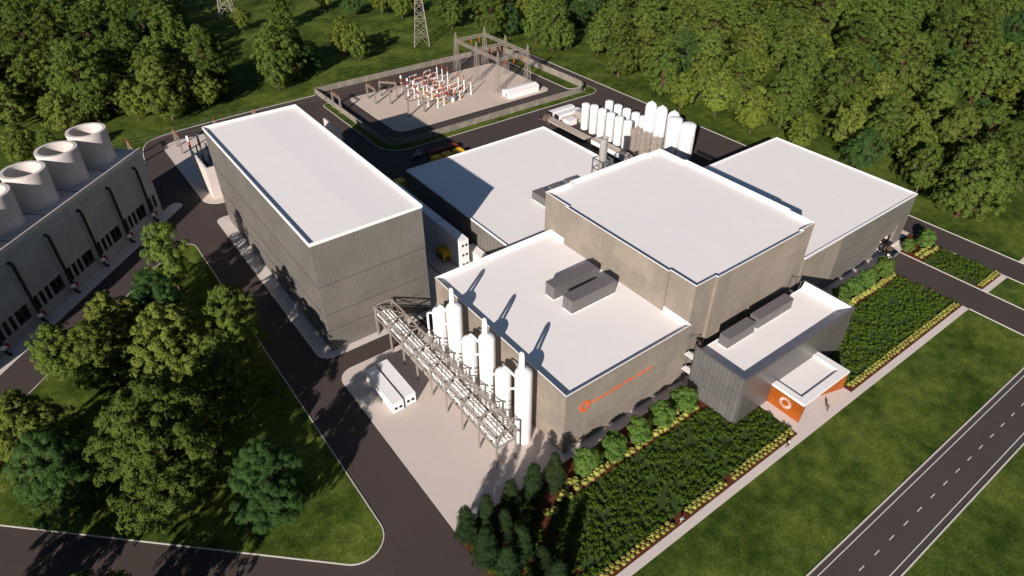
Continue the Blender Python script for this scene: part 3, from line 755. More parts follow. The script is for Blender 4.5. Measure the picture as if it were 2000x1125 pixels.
def containers():
    p = container_proto('tankwhite', reefer=True)
    g = 'pair of long white containers on the loading pad'
    p.location = (-19.85,28.3,.14); tag(p, 'long white container on the loading pad, the one nearer the road', 'container', g)
    c = copy_tree(p); c.location = (-16.85,28.6,.14); tag(c, 'long white container on the loading pad, the one nearer the pipe rack', 'container', g)
    one = container_proto('tankwhite', reefer=True, w=2.44); nl = ('bottom','middle','top')
    names = ('near stack, nearest the front hall','second stack from the front hall, in shadow','third stack from the front hall, in deep shadow')
    first = True
    for k, y in enumerate((62.6,75.4,88.2)):
        for z in range(3):
            o = one if first else copy_tree(one); first = False
            o.location = (19.25,y,.14+2.91*z)
            tag(o, f'white container at the {nl[z]} of the {names[k]}', 'container', 'white containers stacked three high between the halls')
    o = copy_tree(one); o.location = (23.8,55.2,.14); tag(o, 'single white container on the ground between the container stack and the ribbed wall', 'container')
    # yellow generator
    r = empty('generator_set', (16.9,68.1,.14), 0, 'yellow generator housing on the ground beside the white container stack', 'generator')
    b = MB(); prof = [(0,0),(0,2.9),(.9,3.35),(2.2,3.35),(3.9,2.7),(3.9,0)]
    b.add([(-1.05,y,z) for y,z in prof]+[(1.05,y,z) for y,z in prof], [tuple(range(6)),tuple(range(11,5,-1))]+[(i,i+6,(i+1)%6+6,(i+1)%6) for i in range(6)]); b.build('housing', M['yellow'], r)
    b = MB(); b.box(-1.08,.6,.5,-1.05,1.8,1.9); b.box(-1.08,2.1,.5,-1.05,3.4,1.7); b.box(-.7,-.03,.5,.7,0,1.3); b.build('louvre', M['seamdark'], r)
    b = MB(); b.box(-1.12,-.1,0,1.12,4.0,.2); b.tube([(.5,1.4,3.3),(.5,1.4,3.75)],.12,10); b.build('skid', M['black'], r)
    # yellow boxes
    y1 = container_proto('yellow', Lc=3.0, w=3.1, h=3.3, reefer=False, name='equipment_box')
    y1.location = (44.4,116.4,.02); g = 'yellow equipment boxes behind the rear hall'
    tag(y1, 'yellow equipment box behind the rear hall, nearest the shadowed machinery', 'box', g)
    for x,l in ((48.5,'yellow equipment box behind the rear hall, middle of the row, in shadow'),(53.0,'yellow equipment box behind the rear hall, the one partly in sunlight')):
        o = copy_tree(y1); o.location = (x,116.4,.02); tag(o, l, 'box', g)
    g = 'yellow boxes at the far end of the container lane'
    for loc,l in (((26.2,108.9,.14),'yellow box at the far end of the container lane, by the rear hall corner'),((23.0,111.5,.14),'yellow box at the far end of the container lane, nearer the steel hall')):
        o = copy_tree(y1); o.location = loc; tag(o, l, 'box', g)
    rr = container_proto('rust', Lc=11.4, w=2.3, h=2.2, reefer=False, name='skip_container'); rr.location = (56.4,124.6,.02); rr.rotation_euler = (0,0,R(90)); tag(rr, 'long dark red container standing in the shadow behind the yellow boxes', 'container')
    # shadowed machinery beside it
    r = empty('pump_skid', (42.5,127.5,.02), R(20), 'dark pump skid with pipes in the shadow behind the halls', 'machinery')
    b = MB(); b.box(-3,-1.2,.1,3,1.2,.4); b.build('skid_frame', M['blackpaint'], r)
    b = MB(); b.tube([(-2.2,0,1.1),(-.4,0,1.1)],.6,14); b.tube([(1.0,-.3,.4),(1.0,-.3,2.2),(2.4,-.3,2.2),(2.4,-.3,.4)],.22,10); b.build('pump', M['tank_grey'], r)
    b = MB(); b.tube([(0,.8,.4),(0,.8,1.7),(1.6,.8,1.7)],.15,10); b.box(-.3,-.9,.4,.5,-.2,1.3); b.build('pipework', M['chrome'], r)
containers()

# ------------------------------------------------------------------ tank farm
def tank_farm():
    def tank(proto_name, r0, h, dome, pos, label, cat, group, cache={}):
        key = (proto_name,r0,h,dome)
        if key not in cache:
            r = empty(proto_name, (*pos,.02))
            s = MB(); prof = [(r0*.96,.5),(r0,.7),(r0,h-dome)]+[(r0*math.cos(a),h-dome+dome*math.sin(a)) for a in [R(t) for t in (12,28,45,62,78)]]+[(.02,h)]
            s.lathe(0,0,prof,30); s.build('shell', M['tankwhite'], r)
            l = MB()
            for k in range(4): a = PI/4+k*PI/2; l.box(r0*.8*math.cos(a)-.12,r0*.8*math.sin(a)-.12,0,r0*.8*math.cos(a)+.12,r0*.8*math.sin(a)+.12,.75)
            l.build('support_leg', M['galv'], r)
            if dome > 1:
                t = MB(); t.tube([(0,0,h-.1),(0,0,h+.28)],.2,10); t.build('vent_cap', M['tankwhite'], r)
            else:
                t = MB(); t.tube([(r0*.2,-r0-.12,.8),(r0*.2,-r0-.12,h-dome)],.07,6); t.tube([(-r0*.2,-r0-.1,.8),(-r0*.2,-r0-.1,h*.8)],.05,6); t.build('side_pipe', M['galv'], r)
            cache[key] = r
        else: r = copy_tree(cache[key]); r.location = (*pos,.02)
        tag(r, label, cat, group)
    o = ('first','second','third','fourth','fifth','sixth')
    for k, y in enumerate((109.9,105.4,101.2,96.9,92.7,88.5)):
        tank('gas_tank', 1.5, 10.3 if k == 0 else 11.1, .55, (103.3,y), f'slim white gas tank, {o[k]} from the truck in the front row of the tank farm', 'tank', 'slim white gas tanks in the front row')
    for k, y in enumerate((105.7,101.1,96.7,92.3,88.4)):
        tank('gas_tank', 1.5, 10.8, .55, (110.9,y), f'slim white gas tank, {o[k]} from the truck in the back row of the tank farm', 'tank', 'slim white gas tanks in the back row')
    for k, y in enumerate((84.2,79.4,74.2)):
        tank('domed_tank', 1.95, 17.6, 1.9, (109.2,y), f'tall white tank with a rounded dome, {("farthest from","middle of three, behind","nearest")[k]} the two wide white tanks', 'tank', 'tall domed white tanks')
    for k, y in enumerate((71.0,65.4)):
        tank('wide_tank', 2.4, 17.3, .75, (106.3,y), f'wide tall white tank {("beside the domed tanks","at the end of the tank farm, nearest the right hall")[k]}', 'tank', 'wide tall white tanks')
    for k, y in enumerate((86.1,81.4,76.4)):
        r = empty('vaporizer', (105.2,y,.02), 0, f'square lattice vaporizer tower of thin fins, {("nearest","second from","third from")[k]} the slim front tanks', 'vaporizer', 'finned lattice vaporizer towers')
        f = MB()
        for i in range(6):
            for j in range(6):
                x = -1.05+2.1*i/5; yy = -1.05+2.1*j/5
                f.box(x-.03,yy-.12,.5,x+.03,yy+.12,8.3)
                f.box(x-.12,yy-.03,.5,x+.12,yy+.03,8.3)
        f.build('fin', M['mesh'], r)
        f = MB()
        for x in (-1.3,1.3):
            for yy in (-1.3,1.3): f.bar((x,yy,0),(x,yy,8.6),.1)
        for z in (.5,2.5,4.5,6.5,8.5):
            for a,b in (((-1.3,-1.3),(1.3,-1.3)),((1.3,-1.3),(1.3,1.3)),((1.3,1.3),(-1.3,1.3)),((-1.3,1.3),(-1.3,-1.3))): f.bar((*a,z),(*b,z),.09)
        f.build('frame', M['galv'], r)
    # low walls of the tank yard
    r = empty('yard_wall', (112,62,.0), 0, 'low dark concrete wall closing the tank yard beside the wide tanks', 'wall')
    w = MB(); w.box(99,60.5,0,122,60.8,1.1); w.box(121.7,60.8,0,122,72,1.1); W(w, 'wall', M['blackpaint'], r)
    r = empty('trough_tank', (95,89.5,.02), 0, 'long cream rectangular trough tank beside the slim front tanks', 'trough')
    b = MB(); b.box(95.7,81.3,.5,98.3,98.0,2.55); W(b, 'body', M['tankwhite'], r)
    b = MB(); b.box(95.6,81.2,2.55,95.9,98.1,2.85); b.box(98.1,81.2,2.55,98.4,98.1,2.85); b.box(95.9,97.8,2.55,98.1,98.1,2.85); b.box(95.9,81.2,2.55,98.1,81.5,2.85); b.box(95.9,81.5,2.552,98.1,97.8,2.6); W(b, 'rim', M['mesh'], r)
    b = MB()
    for y in (82,86,90,94,97.3): b.box(95.7,y-.2,0,98.3,y+.2,.5)
    b.box(95.4,80.2,.1,98.6,81.1,2.4); W(b, 'stand', M['mesh'], r)
tank_farm()

def wheel_parts(root, x0, x1, y, rad=.5, hub='galv'):
    xa, xb = min(x0,x1), max(x0,x1)
    t = MB(); t.tube([(xa,y,rad),(xb,y,rad)], rad, 20); w = t.build('wheel', M['rubber'], root)
    h = MB(); h.tube([(xa-.02,y,rad),(xa+.04,y,rad)], rad*.55, 14); h.tube([(xb-.04,y,rad),(xb+.02,y,rad)], rad*.55, 14); h.build('hub', M[hub], w)
def trucks():
    # semi truck heading +y in its own frame, y=0 at the front bumper
    r = empty('flatbed_truck', (96.7,127.2,.02), R(0), 'semi truck with a brown cab and a long weathered flatbed trailer beside the slim tanks', 'truck')
    b = MB(); b.add([(-.95,0,.55),(.95,0,.55),(.95,-2.0,.55),(-.95,-2.0,.55),(-.85,-.05,1.55),(.85,-.05,1.55),(.95,-2.0,1.85),(-.95,-2.0,1.85)],[(0,3,2,1),(4,5,6,7),(0,1,5,4),(1,2,6,5),(2,3,7,6),(3,0,4,7)][0:0]+[(0,1,2,3),(7,6,5,4),(4,5,1,0),(5,6,2,1),(6,7,3,2),(7,4,0,3)]); b.build('bonnet', M['blackpaint'], r)
    b = MB(); b.box(-1.2,-4.1,.6,1.2,-2.0,1.9); b.add([(-1.2,-2.0,1.9),(1.2,-2.0,1.9),(1.15,-2.45,2.75),(-1.15,-2.45,2.75),(-1.2,-4.1,1.9),(1.2,-4.1,1.9),(1.15,-4.1,2.95),(-1.15,-4.1,2.95)],[(0,1,2,3)[::-1],(3,2,6,7)[::-1],(5,4,7,6)[::-1],(1,5,6,2)[::-1],(4,0,3,7)[::-1]]); cab = b.build('cab', M['brownpaint'], r)
    b = MB(); b.add([(-1.02,-2.02,1.95),(1.02,-2.02,1.95),(.98,-2.43,2.66),(-.98,-2.43,2.66)],[(0,3,2,1)]); b.box(-1.215,-3.2,1.95,-1.18,-2.5,2.6); b.box(1.18,-3.2,1.95,1.215,-2.5,2.6); b.build('window', M['dark'], cab)
    b = MB(); b.box(-1.15,-.05,.35,1.15,.12,.75); b.box(-.55,.0,.8,.55,.06,1.45); b.tube([(-1.05,-4.2,.8),(-1.05,-4.2,3.4)],.09,8); b.tube([(1.05,-4.2,.8),(1.05,-4.2,3.4)],.09,8); b.build('chrome_trim', M['chrome'], r)
    b = MB(); b.box(-.5,-6.9,.5,.5,-4.1,.95); b.box(-1.1,-7.0,.95,1.1,-4.3,1.05); b.build('chassis', M['blackpaint'], r)
    for y in (-1.0,-5.2,-6.4):
        for s in (-1,1): wheel_parts(r, s*.72, s*1.18, y, .5)
    b = MB(); b.box(-1.0,-25.8,1.2,2.3,-5.0,1.45)
    b.box(-1.02,-25.8,1.0,-.94,-5.0,1.2); b.box(2.24,-25.8,1.0,2.32,-5.0,1.2)
    b.build('trailer_deck', M['deck'], r)
    b = MB(); b.box(0,-25.6,.75,.2,-6,1.2); b.box(1.1,-25.6,.75,1.3,-6,1.2); b.box(.2,-25.2,.8,1.1,-25,1.1); b.build('trailer_beam', M['blackpaint'], r)
    b = MB(); b.box(-1.0,-5.15,1.45,2.3,-5.0,2.5); b.build('headboard', M['galv'], r)
    for y in (-22.6,-23.8,-25.0):
        for s in (-.9,2.2): wheel_parts(r, s-.0, s+(.45 if s < 0 else -.45), y, .48)
    # tube trailers
    def tube_trailer(loc, label, cache=[None]):
        if cache[0] is None:
            r = empty('tube_trailer', loc)
            for x in (0,):
                b = MB(); b.box(-.2,-1.18,.95,11.4,1.18,1.15); b.build('chassis', M['deck'], r)
                b = MB()
                for yy in (-.78,0,.78): b.tube([(.3,yy,1.62),(11.1,yy,1.62)],.40,14); b.tube([(.3,yy,2.45),(11.1,yy,2.45)],.40,14)
                b.build('gas_tube', M['tankwhite'], r)
                b = MB(); b.box(.1,-1.2,1.15,11.2,-1.16,2.8); b.box(.1,1.16,1.15,11.2,1.2,2.8); b.box(.1,-1.2,2.8,11.2,1.2,2.95); b.build('cover', M['tankwhite'], r)
                b = MB(); b.box(-.12,-1.2,1.15,.1,1.2,2.9); b.build('end_panel', M['blackpaint'], r); b = MB(); b.box(11.2,-1.2,1.15,11.4,1.2,2.9); b.build('end_panel', M['blackpaint'], r)
            for xx in (8.6,9.9):
                for s in (-1,1):
                    t = MB(); t.tube([(xx,s*.72,.5),(xx,s*1.15,.5)],.5,18); t.build('wheel', M['rubber'], r)
            t = MB(); t.box(2.0,-.9,.05,2.15,-.75,.95); t.box(2.0,.75,.05,2.15,.9,.95); t.build('landing_leg', M['galv'], r)
            cache[0] = r
        else: r = copy_tree(cache[0]); r.location = loc
        tag(r, label, 'trailer', 'white tube trailers parked side by side at the tank farm')
    tube_trailer((99.4,125.1,.02), 'white gas tube trailer at the tank farm, nearest the substation')
    tube_trailer((99.4,121.4,.02), 'white gas tube trailer parked between another trailer and the concrete bay wall')
    r = empty('bay_wall', (102,115.6,0), 0, 'low tan concrete bay wall with a white unit beside the tube trailers', 'wall')
    w = MB(); w.box(100.3,119.3,0,110.5,119.65,2.1); W(w, 'wall', M['deck'], r)
    w = MB(); w.box(100.2,115.4,.1,104.4,118.4,2.2); W(w, 'enclosure', M['tankwhite'], r)
    w = MB(); w.box(106.0,115.2,.1,109.5,118.5,4.0); W(w, 'mesh_cage', M['mesh'], r)
    # black tractor at the loading door
    r = empty('terminal_tractor', (115.1,-3.2,.16), 0, 'black tractor with white wheel hubs reversing into the open loading door of the right hall', 'tractor')
    b = MB(); b.add([(-1.1,.1,.7),(1.1,.1,.7),(1.1,2.6,.7),(-1.1,2.6,.7),(-1.0,.25,1.5),(1.0,.25,1.5),(1.05,2.6,1.9),(-1.05,2.6,1.9)],[(0,3,2,1),(4,5,6,7),(0,1,5,4),(1,2,6,5),(2,3,7,6),(3,0,4,7)]); b.build('bonnet', M['blackpaint'], r)
    b = MB(); b.box(-1.2,-.12,.4,1.2,.1,.85); b.box(-.9,.02,.9,.9,.1,1.3); b.build('bumper', M['chrome'], r)
    b = MB(); b.box(-1.05,1.3,1.75,1.05,2.6,1.95); b.box(-.5,2.8,.9,.5,3.3,1.9); b.build('seat', M['brownpaint'], r)
    b = MB(); b.box(-1.25,2.3,2.95,1.25,4.3,3.1); b.build('canopy', M['blackpaint'], r)
    b = MB()
    for x in (-1.1,1.1):
        for y in (2.45,4.15): b.bar((x,y,.8),(x,y,2.95),.1)
    b.box(-1.15,2.6,.6,1.15,4.4,.9); b.build('cab_frame', M['blackpaint'], r)
    b = MB(); b.box(-.45,4.4,.6,.45,8.6,.95); b.box(-1.1,6.0,.95,1.1,8.6,1.1); b.bar((-.9,6.2,1.1),(-.9,7.6,2.2),.12); b.bar((.9,6.2,1.1),(.9,7.6,2.2),.12); b.build('chassis', M['seamdark'], r)
    for y in (1.35,4.7):
        for s in (-1,1): wheel_parts(r, s*.78, s*1.3, y, .62, 'white')
trucks()
# ------------------------------------------------------------------ substation
def lattice_leg(mb, cx, cy, z0, z1, b0, b1, n, t=.12, br=.07):
    """square tapering lattice mast"""
    def c(z): 
        k = (z-z0)/(z1-z0); b = b0+(b1-b0)*k
        return [(cx+sx*b/2, cy+sy*b/2, z) for sx, sy in ((-1,-1),(1,-1),(1,1),(-1,1))]
    zs = [z0+(z1-z0)*i/n for i in range(n+1)]
    for i in range(n):
        a, b = c(zs[i]), c(zs[i+1])
        for k in range(4):
            mb.bar(a[k], b[k], t)
            k2 = (k+1) % 4
            mb.bar(a[k], b[k2], br); mb.bar(a[k2], b[k], br); mb.bar(b[k], b[k2], br)

def lattice_beam(mb, p, q, w, h, n, t=.11, br=.06):
    p = Vector(p); q = Vector(q); d = (q-p).normalized(); s = Vector((-d.y,d.x,0)).normalized()*(w/2); u = Vector((0,0,h/2))
    cr = lambda P: [P-s-u, P+s-u, P+s+u, P-s+u]
    for i in range(n):
        a = cr(p+(q-p)*(i/n)); b = cr(p+(q-p)*((i+1)/n))
        for k in range(4):
            k2 = (k+1) % 4
            mb.bar(a[k], b[k], t)
            (mb.bar(a[k], b[k2], br) if (i+k) % 2 else mb.bar(a[k2], b[k], br)); mb.bar(b[k], b[k2], br)

def insulator(mb, x, y, z0, z1, r=.16, n=10):
    prof = []; k = max(4, int((z1-z0)/.22))
    for i in range(k):
        z = z0+(z1-z0)*i/k; dz = (z1-z0)/k
        prof += [(r*.62,z),(r*1.15,z+dz*.35),(r*1.1,z+dz*.55),(r*.62,z+dz*.75)]
    mb.lathe(x,y,prof+[(r*.62,z1)],n)

def substation():
    # fence
    def fence(name, path, h, label):
        r = empty(name, (*path[0],0), 0, label, 'wall')
        w = MB(); strip(w, path, .18, .05, h); W(w, 'panel', M['fence'], r)
        c = MB(); strip(c, path, .24, h, h+.08); W(c, 'coping', M['fence'], r)
    sw = rounded([(38,176),(38,138.4),(80,138.4)], [0,9,0], 10)
    fence('perimeter_wall', [(38,203.7)]+sw, 2.3, 'precast wall at the west side of the substation, curving round its shaded corner')
    fence('perimeter_wall', rounded([(80,138.4),(131.4,138.4),(131.4,198.4)], [0,6.5,0], 10), 2.4, 'precast wall along the south and east sides of the substation, near the tube trailers')
    fence('perimeter_wall', [(38.2,203.7),(132.1,203.7)], 2.3, 'long straight precast wall behind the substation, next to the tree lawn')
    gp = MB()
    # big gantry
    r = empty('line_gantry', (107.5,175,0), 0, 'tall lattice steel gantry of six masts in the far corner of the substation', 'gantry')
    xs, ys = (99.8,114.9), (191,175.2,159.6)
    for x in xs:
        for y in ys:
            l = MB(); lattice_leg(l, x, y, .13, 13.2, 2.3, 1.0, 6, .12, .06); lattice_leg(l, x, y, 13.2, 16.7, 1.0, .15, 3, .11, .06); W(l, 'mast', M['lattice'], r)
    for y in ys: b = MB(); lattice_beam(b, (xs[0],y,13.3), (xs[1],y,13.3), 1.0, 1.0, 12); W(b, 'beam', M['lattice'], r)
    for x in xs:
        for i in (0,1): b = MB(); lattice_beam(b, (x,ys[i],13.3), (x,ys[i+1],13.3), 1.0, 1.0, 12); W(b, 'beam', M['lattice'], r)
    for y, dy in ((191,.9),(175.2,-.9),(159.6,-.9),(191,-.9)):
        for k in range(3):
            i = MB(); x = xs[0]+3.2+4.4*k; 
            if dy > 0: i.tube([(x,y+.6,13.3),(x,y+2.2,13.0)], .2, 8)
            else: insulator(i, x, y-.6, 10.6, 12.7, .26)
            W(i, 'insulator', M['insul'], r)
    # portals along y = 178..185
    def portal_proto():
        p = empty('portal_frame', (0,0,0))
        for y in (-3.45,3.45):
            l = MB(); lattice_leg(l, 0, y, .1, 6.2, .55, .45, 8, .09, .05); l.box(-.5,y-.5,0,.5,y+.5,.3); l.build('leg', M['lattice'], p)
        b = MB(); lattice_beam(b, (0,-3.45,6.0), (0,3.45,6.0), .5, .5, 10, .08, .05); b.build('beam', M['lattice'], p)
        for y in (-3.1,0,3.1): i = MB(); insulator(i, 0, y, 6.25, 7.5, .13, 8); i.build('insulator', M['insul'], p)
        return p
    P = portal_proto(); first = True
    def portal(x, y, rz, label, group='small lattice portal frames'):
        nonlocal first
        o = P if first else copy_tree(P); first = False
        o.location = (x,y,.02); o.rotation_euler = (0,0,rz); tag(o, label, 'portal frame', group)
    for x, l in ((-36.5,'small lattice portal frame standing behind the cooling block'),(-21.7,'small lattice portal frame on the transformer apron beside the road'),(-7.6,'small lattice portal frame peeping over the steel hall roof, left one'),(6.6,'small lattice portal frame peeping over the steel hall roof, right one'),(37.9,'small lattice portal frame straddled by the west substation wall'),(52.9,'small lattice portal frame at the road edge of the gravel pad')): portal(x,181.8,0,l)
    portal(60.6,182.0,R(43.5),'small lattice portal frame set diagonally on the gravel pad')
    portal(61.0,174.7,R(90),'small lattice portal frame parallel to the far wall, behind the front one')
    portal(60.7,159.5,R(90),'small lattice portal frame at the edge of the large shadow on the gravel')
    w = MB()
    for y in (178.7,181.8,184.9):
        xs2 = [-36.5,-21.7,-7.6,6.6,22,37.9,52.9]
        for a, b in zip(xs2, xs2[1:]):
            pts = [(a+(b-a)*t/6, y, 7.5-.5*(1-(t/3-1)**2)) for t in range(7)]
            w.tube(pts, .035, 4)
    tag(w.build('overhead_line', M['wire']), 'thin overhead conductors strung between the small portal frames', 'cable')
    w = MB()
    for y in (160.5,163,165.5): w.tube([(66,y+12,6.2),(85,y+9,7.6),(99.8,y+13,12.2)], .045, 4)
    for y in (176.5,179.2,182): w.tube([(66,y-1,6.2),(85,y-2,7.4),(99.8,y-1,12.2)], .045, 4)
    tag(w.build('overhead_line', M['wire']), 'thin conductors from the switchgear up to the tall gantry', 'cable')
    # switchgear
    def post_base(mb, z): mb.lathe(0,0,[(.42,0),(.42,.12),(.17,.22),(.15,z)],10)
    def current_tx():
        p = empty('instrument_transformer', (0,0,0)); m = MB(); post_base(m,3.0); m.lathe(0,0,[(.15,3.0),(.42,3.6),(.42,3.8),(.15,3.85)],12); m.build('post', M['white'], p)
        i = MB(); insulator(i,0,0,3.85,5.3,.27,10); i.build('insulator', M['insul'], p)
        h = MB(); h.lathe(0,0,[(.2,5.3),(.34,5.45),(.36,6.2),(.2,6.45),(.02,6.5)],12); h.build('head', M['white'], p); return p
    def tall_post():
        p = empty('surge_arrester_post', (0,0,0)); m = MB(); m.lathe(0,0,[(.42,0),(.42,.12),(.2,.25),(.2,4.6)],10); m.build('post', M['white'], p)
        i = MB(); insulator(i,0,0,4.6,6.5,.17,8); i.build('insulator', M['insul'], p); return p
    def disconnector():
        p = empty('disconnector', (0,0,0)); m = MB(); post_base(m,2.9); m.box(-1.25,-.18,2.9,1.25,.18,3.15); m.build('post', M['white'], p)
        for x in (-1.1,1.1): i = MB(); insulator(i,x,0,3.15,4.7,.19,8); i.build('insulator', M['insul'], p)
        a = MB(); a.bar((-1.1,0,4.8),(.9,0,4.95),.12); a.box(-1.3,-.15,4.7,-.9,.15,4.95); a.box(.9,-.15,4.7,1.3,.15,4.95); a.build('contact_arm', M['white'], p)
        b = MB(); b.box(-.22,-.5,.6,.22,-.18,1.35); b.build('drive_box', M['yellow'], p); return p
    def breaker():
        p = empty('circuit_breaker', (0,0,0)); m = MB(); m.box(-1.6,-.5,.9,1.6,.5,1.15)
        for x in (-1.4,1.4):
            for y in (-.4,.4): m.bar((x,y,0),(x,y,.9),.14)
        m.build('frame', M['galv'], p)
        t = MB(); t.tube([(-1.5,0,1.75),(1.5,0,1.75)],.5,14); t.build('tank', M['tank_grey'], p)
        for s in (-1,1):
            i = MB(); i.tube([(s*.8,0,2.1),(s*1.7,0,4.4)],[.26,.17],10); i.build('bushing', M['insul'], p)
            i = MB(); i.tube([(s*1.7,0,4.4),(s*1.86,0,4.8)],.2,8); i.build('terminal', M['white'], p)
        c = MB(); c.box(-.5,-1.0,.2,.5,-.5,1.7); c.build('control_box', M['tankwhite'], p); return p
    protos = {}
    def put(kind, x, y, rz, label, group):
        f, cat = {'ct':(current_tx,'instrument transformer'),'tp':(tall_post,'surge arrester'),'dc':(disconnector,'disconnector'),'cb':(breaker,'circuit breaker')}[kind]
        if kind not in protos: protos[kind] = o = f()
        else: o = copy_tree(protos[kind])
        o.location = (x,y,.13); o.rotation_euler = (0,0,rz); o.scale = (1.12,1.12,1.1); tag(o, label, cat, group)
    rows = ('front one','middle one','rear one')
    for k, (x, y) in enumerate(((69.6,161.5),(67.3,165.1),(65.0,168.7))): put('ct', x+1.2, y-1.3, 0, f'white post with an orange insulator in the near group of three, {rows[k]}', 'white posts with orange insulators, near group')
    for k, (x, y) in enumerate(((68.4,174.3),(67.9,178.6),(67.4,183.0))): put('ct', x, y, 0, f'white post with an orange insulator in the far group of three, {rows[k]}', 'white posts with orange insulators, far group')
    for k, (x, y) in enumerate(((89.1,164.0),(88.4,168.0),(88.0,171.8))): put('tp', x, y, 0, f'tall slim white arrester post with an orange tip, right group, {rows[k]}', 'tall slim arrester posts, right group')
    for k, (x, y) in enumerate(((88.3,180.6),(88.0,184.4),(87.6,188.0))): put('tp', x, y, 0, f'tall slim white arrester post with an orange tip, far group, {rows[k]}', 'tall slim arrester posts, far group')
    for k, (x, y) in enumerate(((74.3,161.3),(74.0,165.4),(73.7,169.4),(82.6,162.6),(82.4,166.6),(82.0,170.6))): put('dc', x, y, R(8), f'disconnector with two insulators and yellow box, {rows[k%3]} of the {"left" if k<3 else "right"} near row', 'disconnectors in the near bay')
    for k, (x, y) in enumerate(((73.6,176.0),(73.4,180.0),(73.2,184.0),(82.2,177.6),(82.0,181.6),(81.7,185.6))): put('dc', x, y, R(8), f'disconnector with two insulators and yellow box, {rows[k%3]} of the {"left" if k<3 else "right"} far row', 'disconnectors in the far bay')
    for k, (x, y) in enumerate(((78.4,162.0),(78.3,166.0),(78.2,170.0))): put('cb', x, y, R(0), f'grey circuit breaker with two slanted orange bushings, near bay, {rows[k]}', 'circuit breakers in the near bay')
    for k, (x, y) in enumerate(((77.8,177.0),(77.7,181.0),(77.6,185.0))): put('cb', x, y, R(0), f'grey circuit breaker with two slanted orange bushings, far bay, {rows[k]}', 'circuit breakers in the far bay')
    # control building
    r = empty('control_building', (106,152,.13), 0, 'low white gabled control building in the corner of the substation', 'building')
    b = MB(); x0,x1,y0,y1,h = 98.6,113.6,150.0,155.0,2.75; b.box(x0,y0,.13,x1,y1,h)
    ym = (y0+y1)/2; b.add([(x0,y0,h),(x0,y1,h),(x0,ym,h+.55),(x1,y0,h),(x1,y1,h),(x1,ym,h+.55)],[(0,2,1),(3,4,5)]); W(b, 'wall', M['white'], r)
    b = MB(); e = .2
    for s in (-1,1): b.add([(x0-e,ym+s*(2.5+e),h-.05),(x1+e,ym+s*(2.5+e),h-.05),(x1+e,ym,h+.6),(x0-e,ym,h+.6)],[(0,1,2,3)])
    W(b, 'roof', M['roof'], r)
    b = MB(); b.box(x0-.03,ym-.5,.13,x0,ym+.5,2.2); W(b, 'door', M['galv'], r)
substation()

def pylon(cx, cy, rz, label):
    r = empty('transmission_pylon', (cx,cy,0), rz, label, 'pylon', 'lattice transmission pylons')
    def leg(z, k): b = 7.2*(1-z/34)+1.0*(z/34); return [(sx*b/2, sy*b/2, z) for sx, sy in ((-1,-1),(1,-1),(1,1),(-1,1))][k]
    zs = [0,4.6,9,13,16.6,20,23,26,29,32,34.5]
    for k in range(4):
        m = MB()
        for a, b in zip(zs, zs[1:]): m.bar(leg(a,k), leg(b,k), .26)
        m.lathe(*leg(0,k)[:2], [(.35,0),(.35,.5),(.01,.5)], 8); m.build('leg', M['lattice'], r)
    m = MB()
    for i in range(len(zs)-1):
        for k in range(4):
            k2 = (k+1)%4; a, b = zs[i], zs[i+1]
            if i == 0:
                mid = (Vector(leg(b,k))+Vector(leg(b,k2)))/2
                m.bar(leg(a,k), mid, .15); m.bar(leg(a,k2), mid, .15)
            else: m.bar(leg(a,k), leg(b,k2), .14); m.bar(leg(a,k2), leg(b,k), .14)
            if i % 2 == 0: m.bar(leg(b,k), leg(b,k2), .12)
    m.build('bracing', M['lattice'], r)
    m = MB()
    for z in (24,29,34):
        for s in (-1,1):
            for y in (-.5,.5): m.bar((s*1,y,z),(s*6.5,0,z+.6),.14); m.bar((s*1,y,z+1.6),(s*6.5,0,z+.6),.12)
    m.build('cross_arm', M['lattice'], r)
pylon(106.3,232.8,R(-30),'pale lattice transmission pylon standing on the lawn behind the substation')
pylon(46.5,341.0,R(-30),'pale lattice transmission pylon far off among the trees at the top edge')

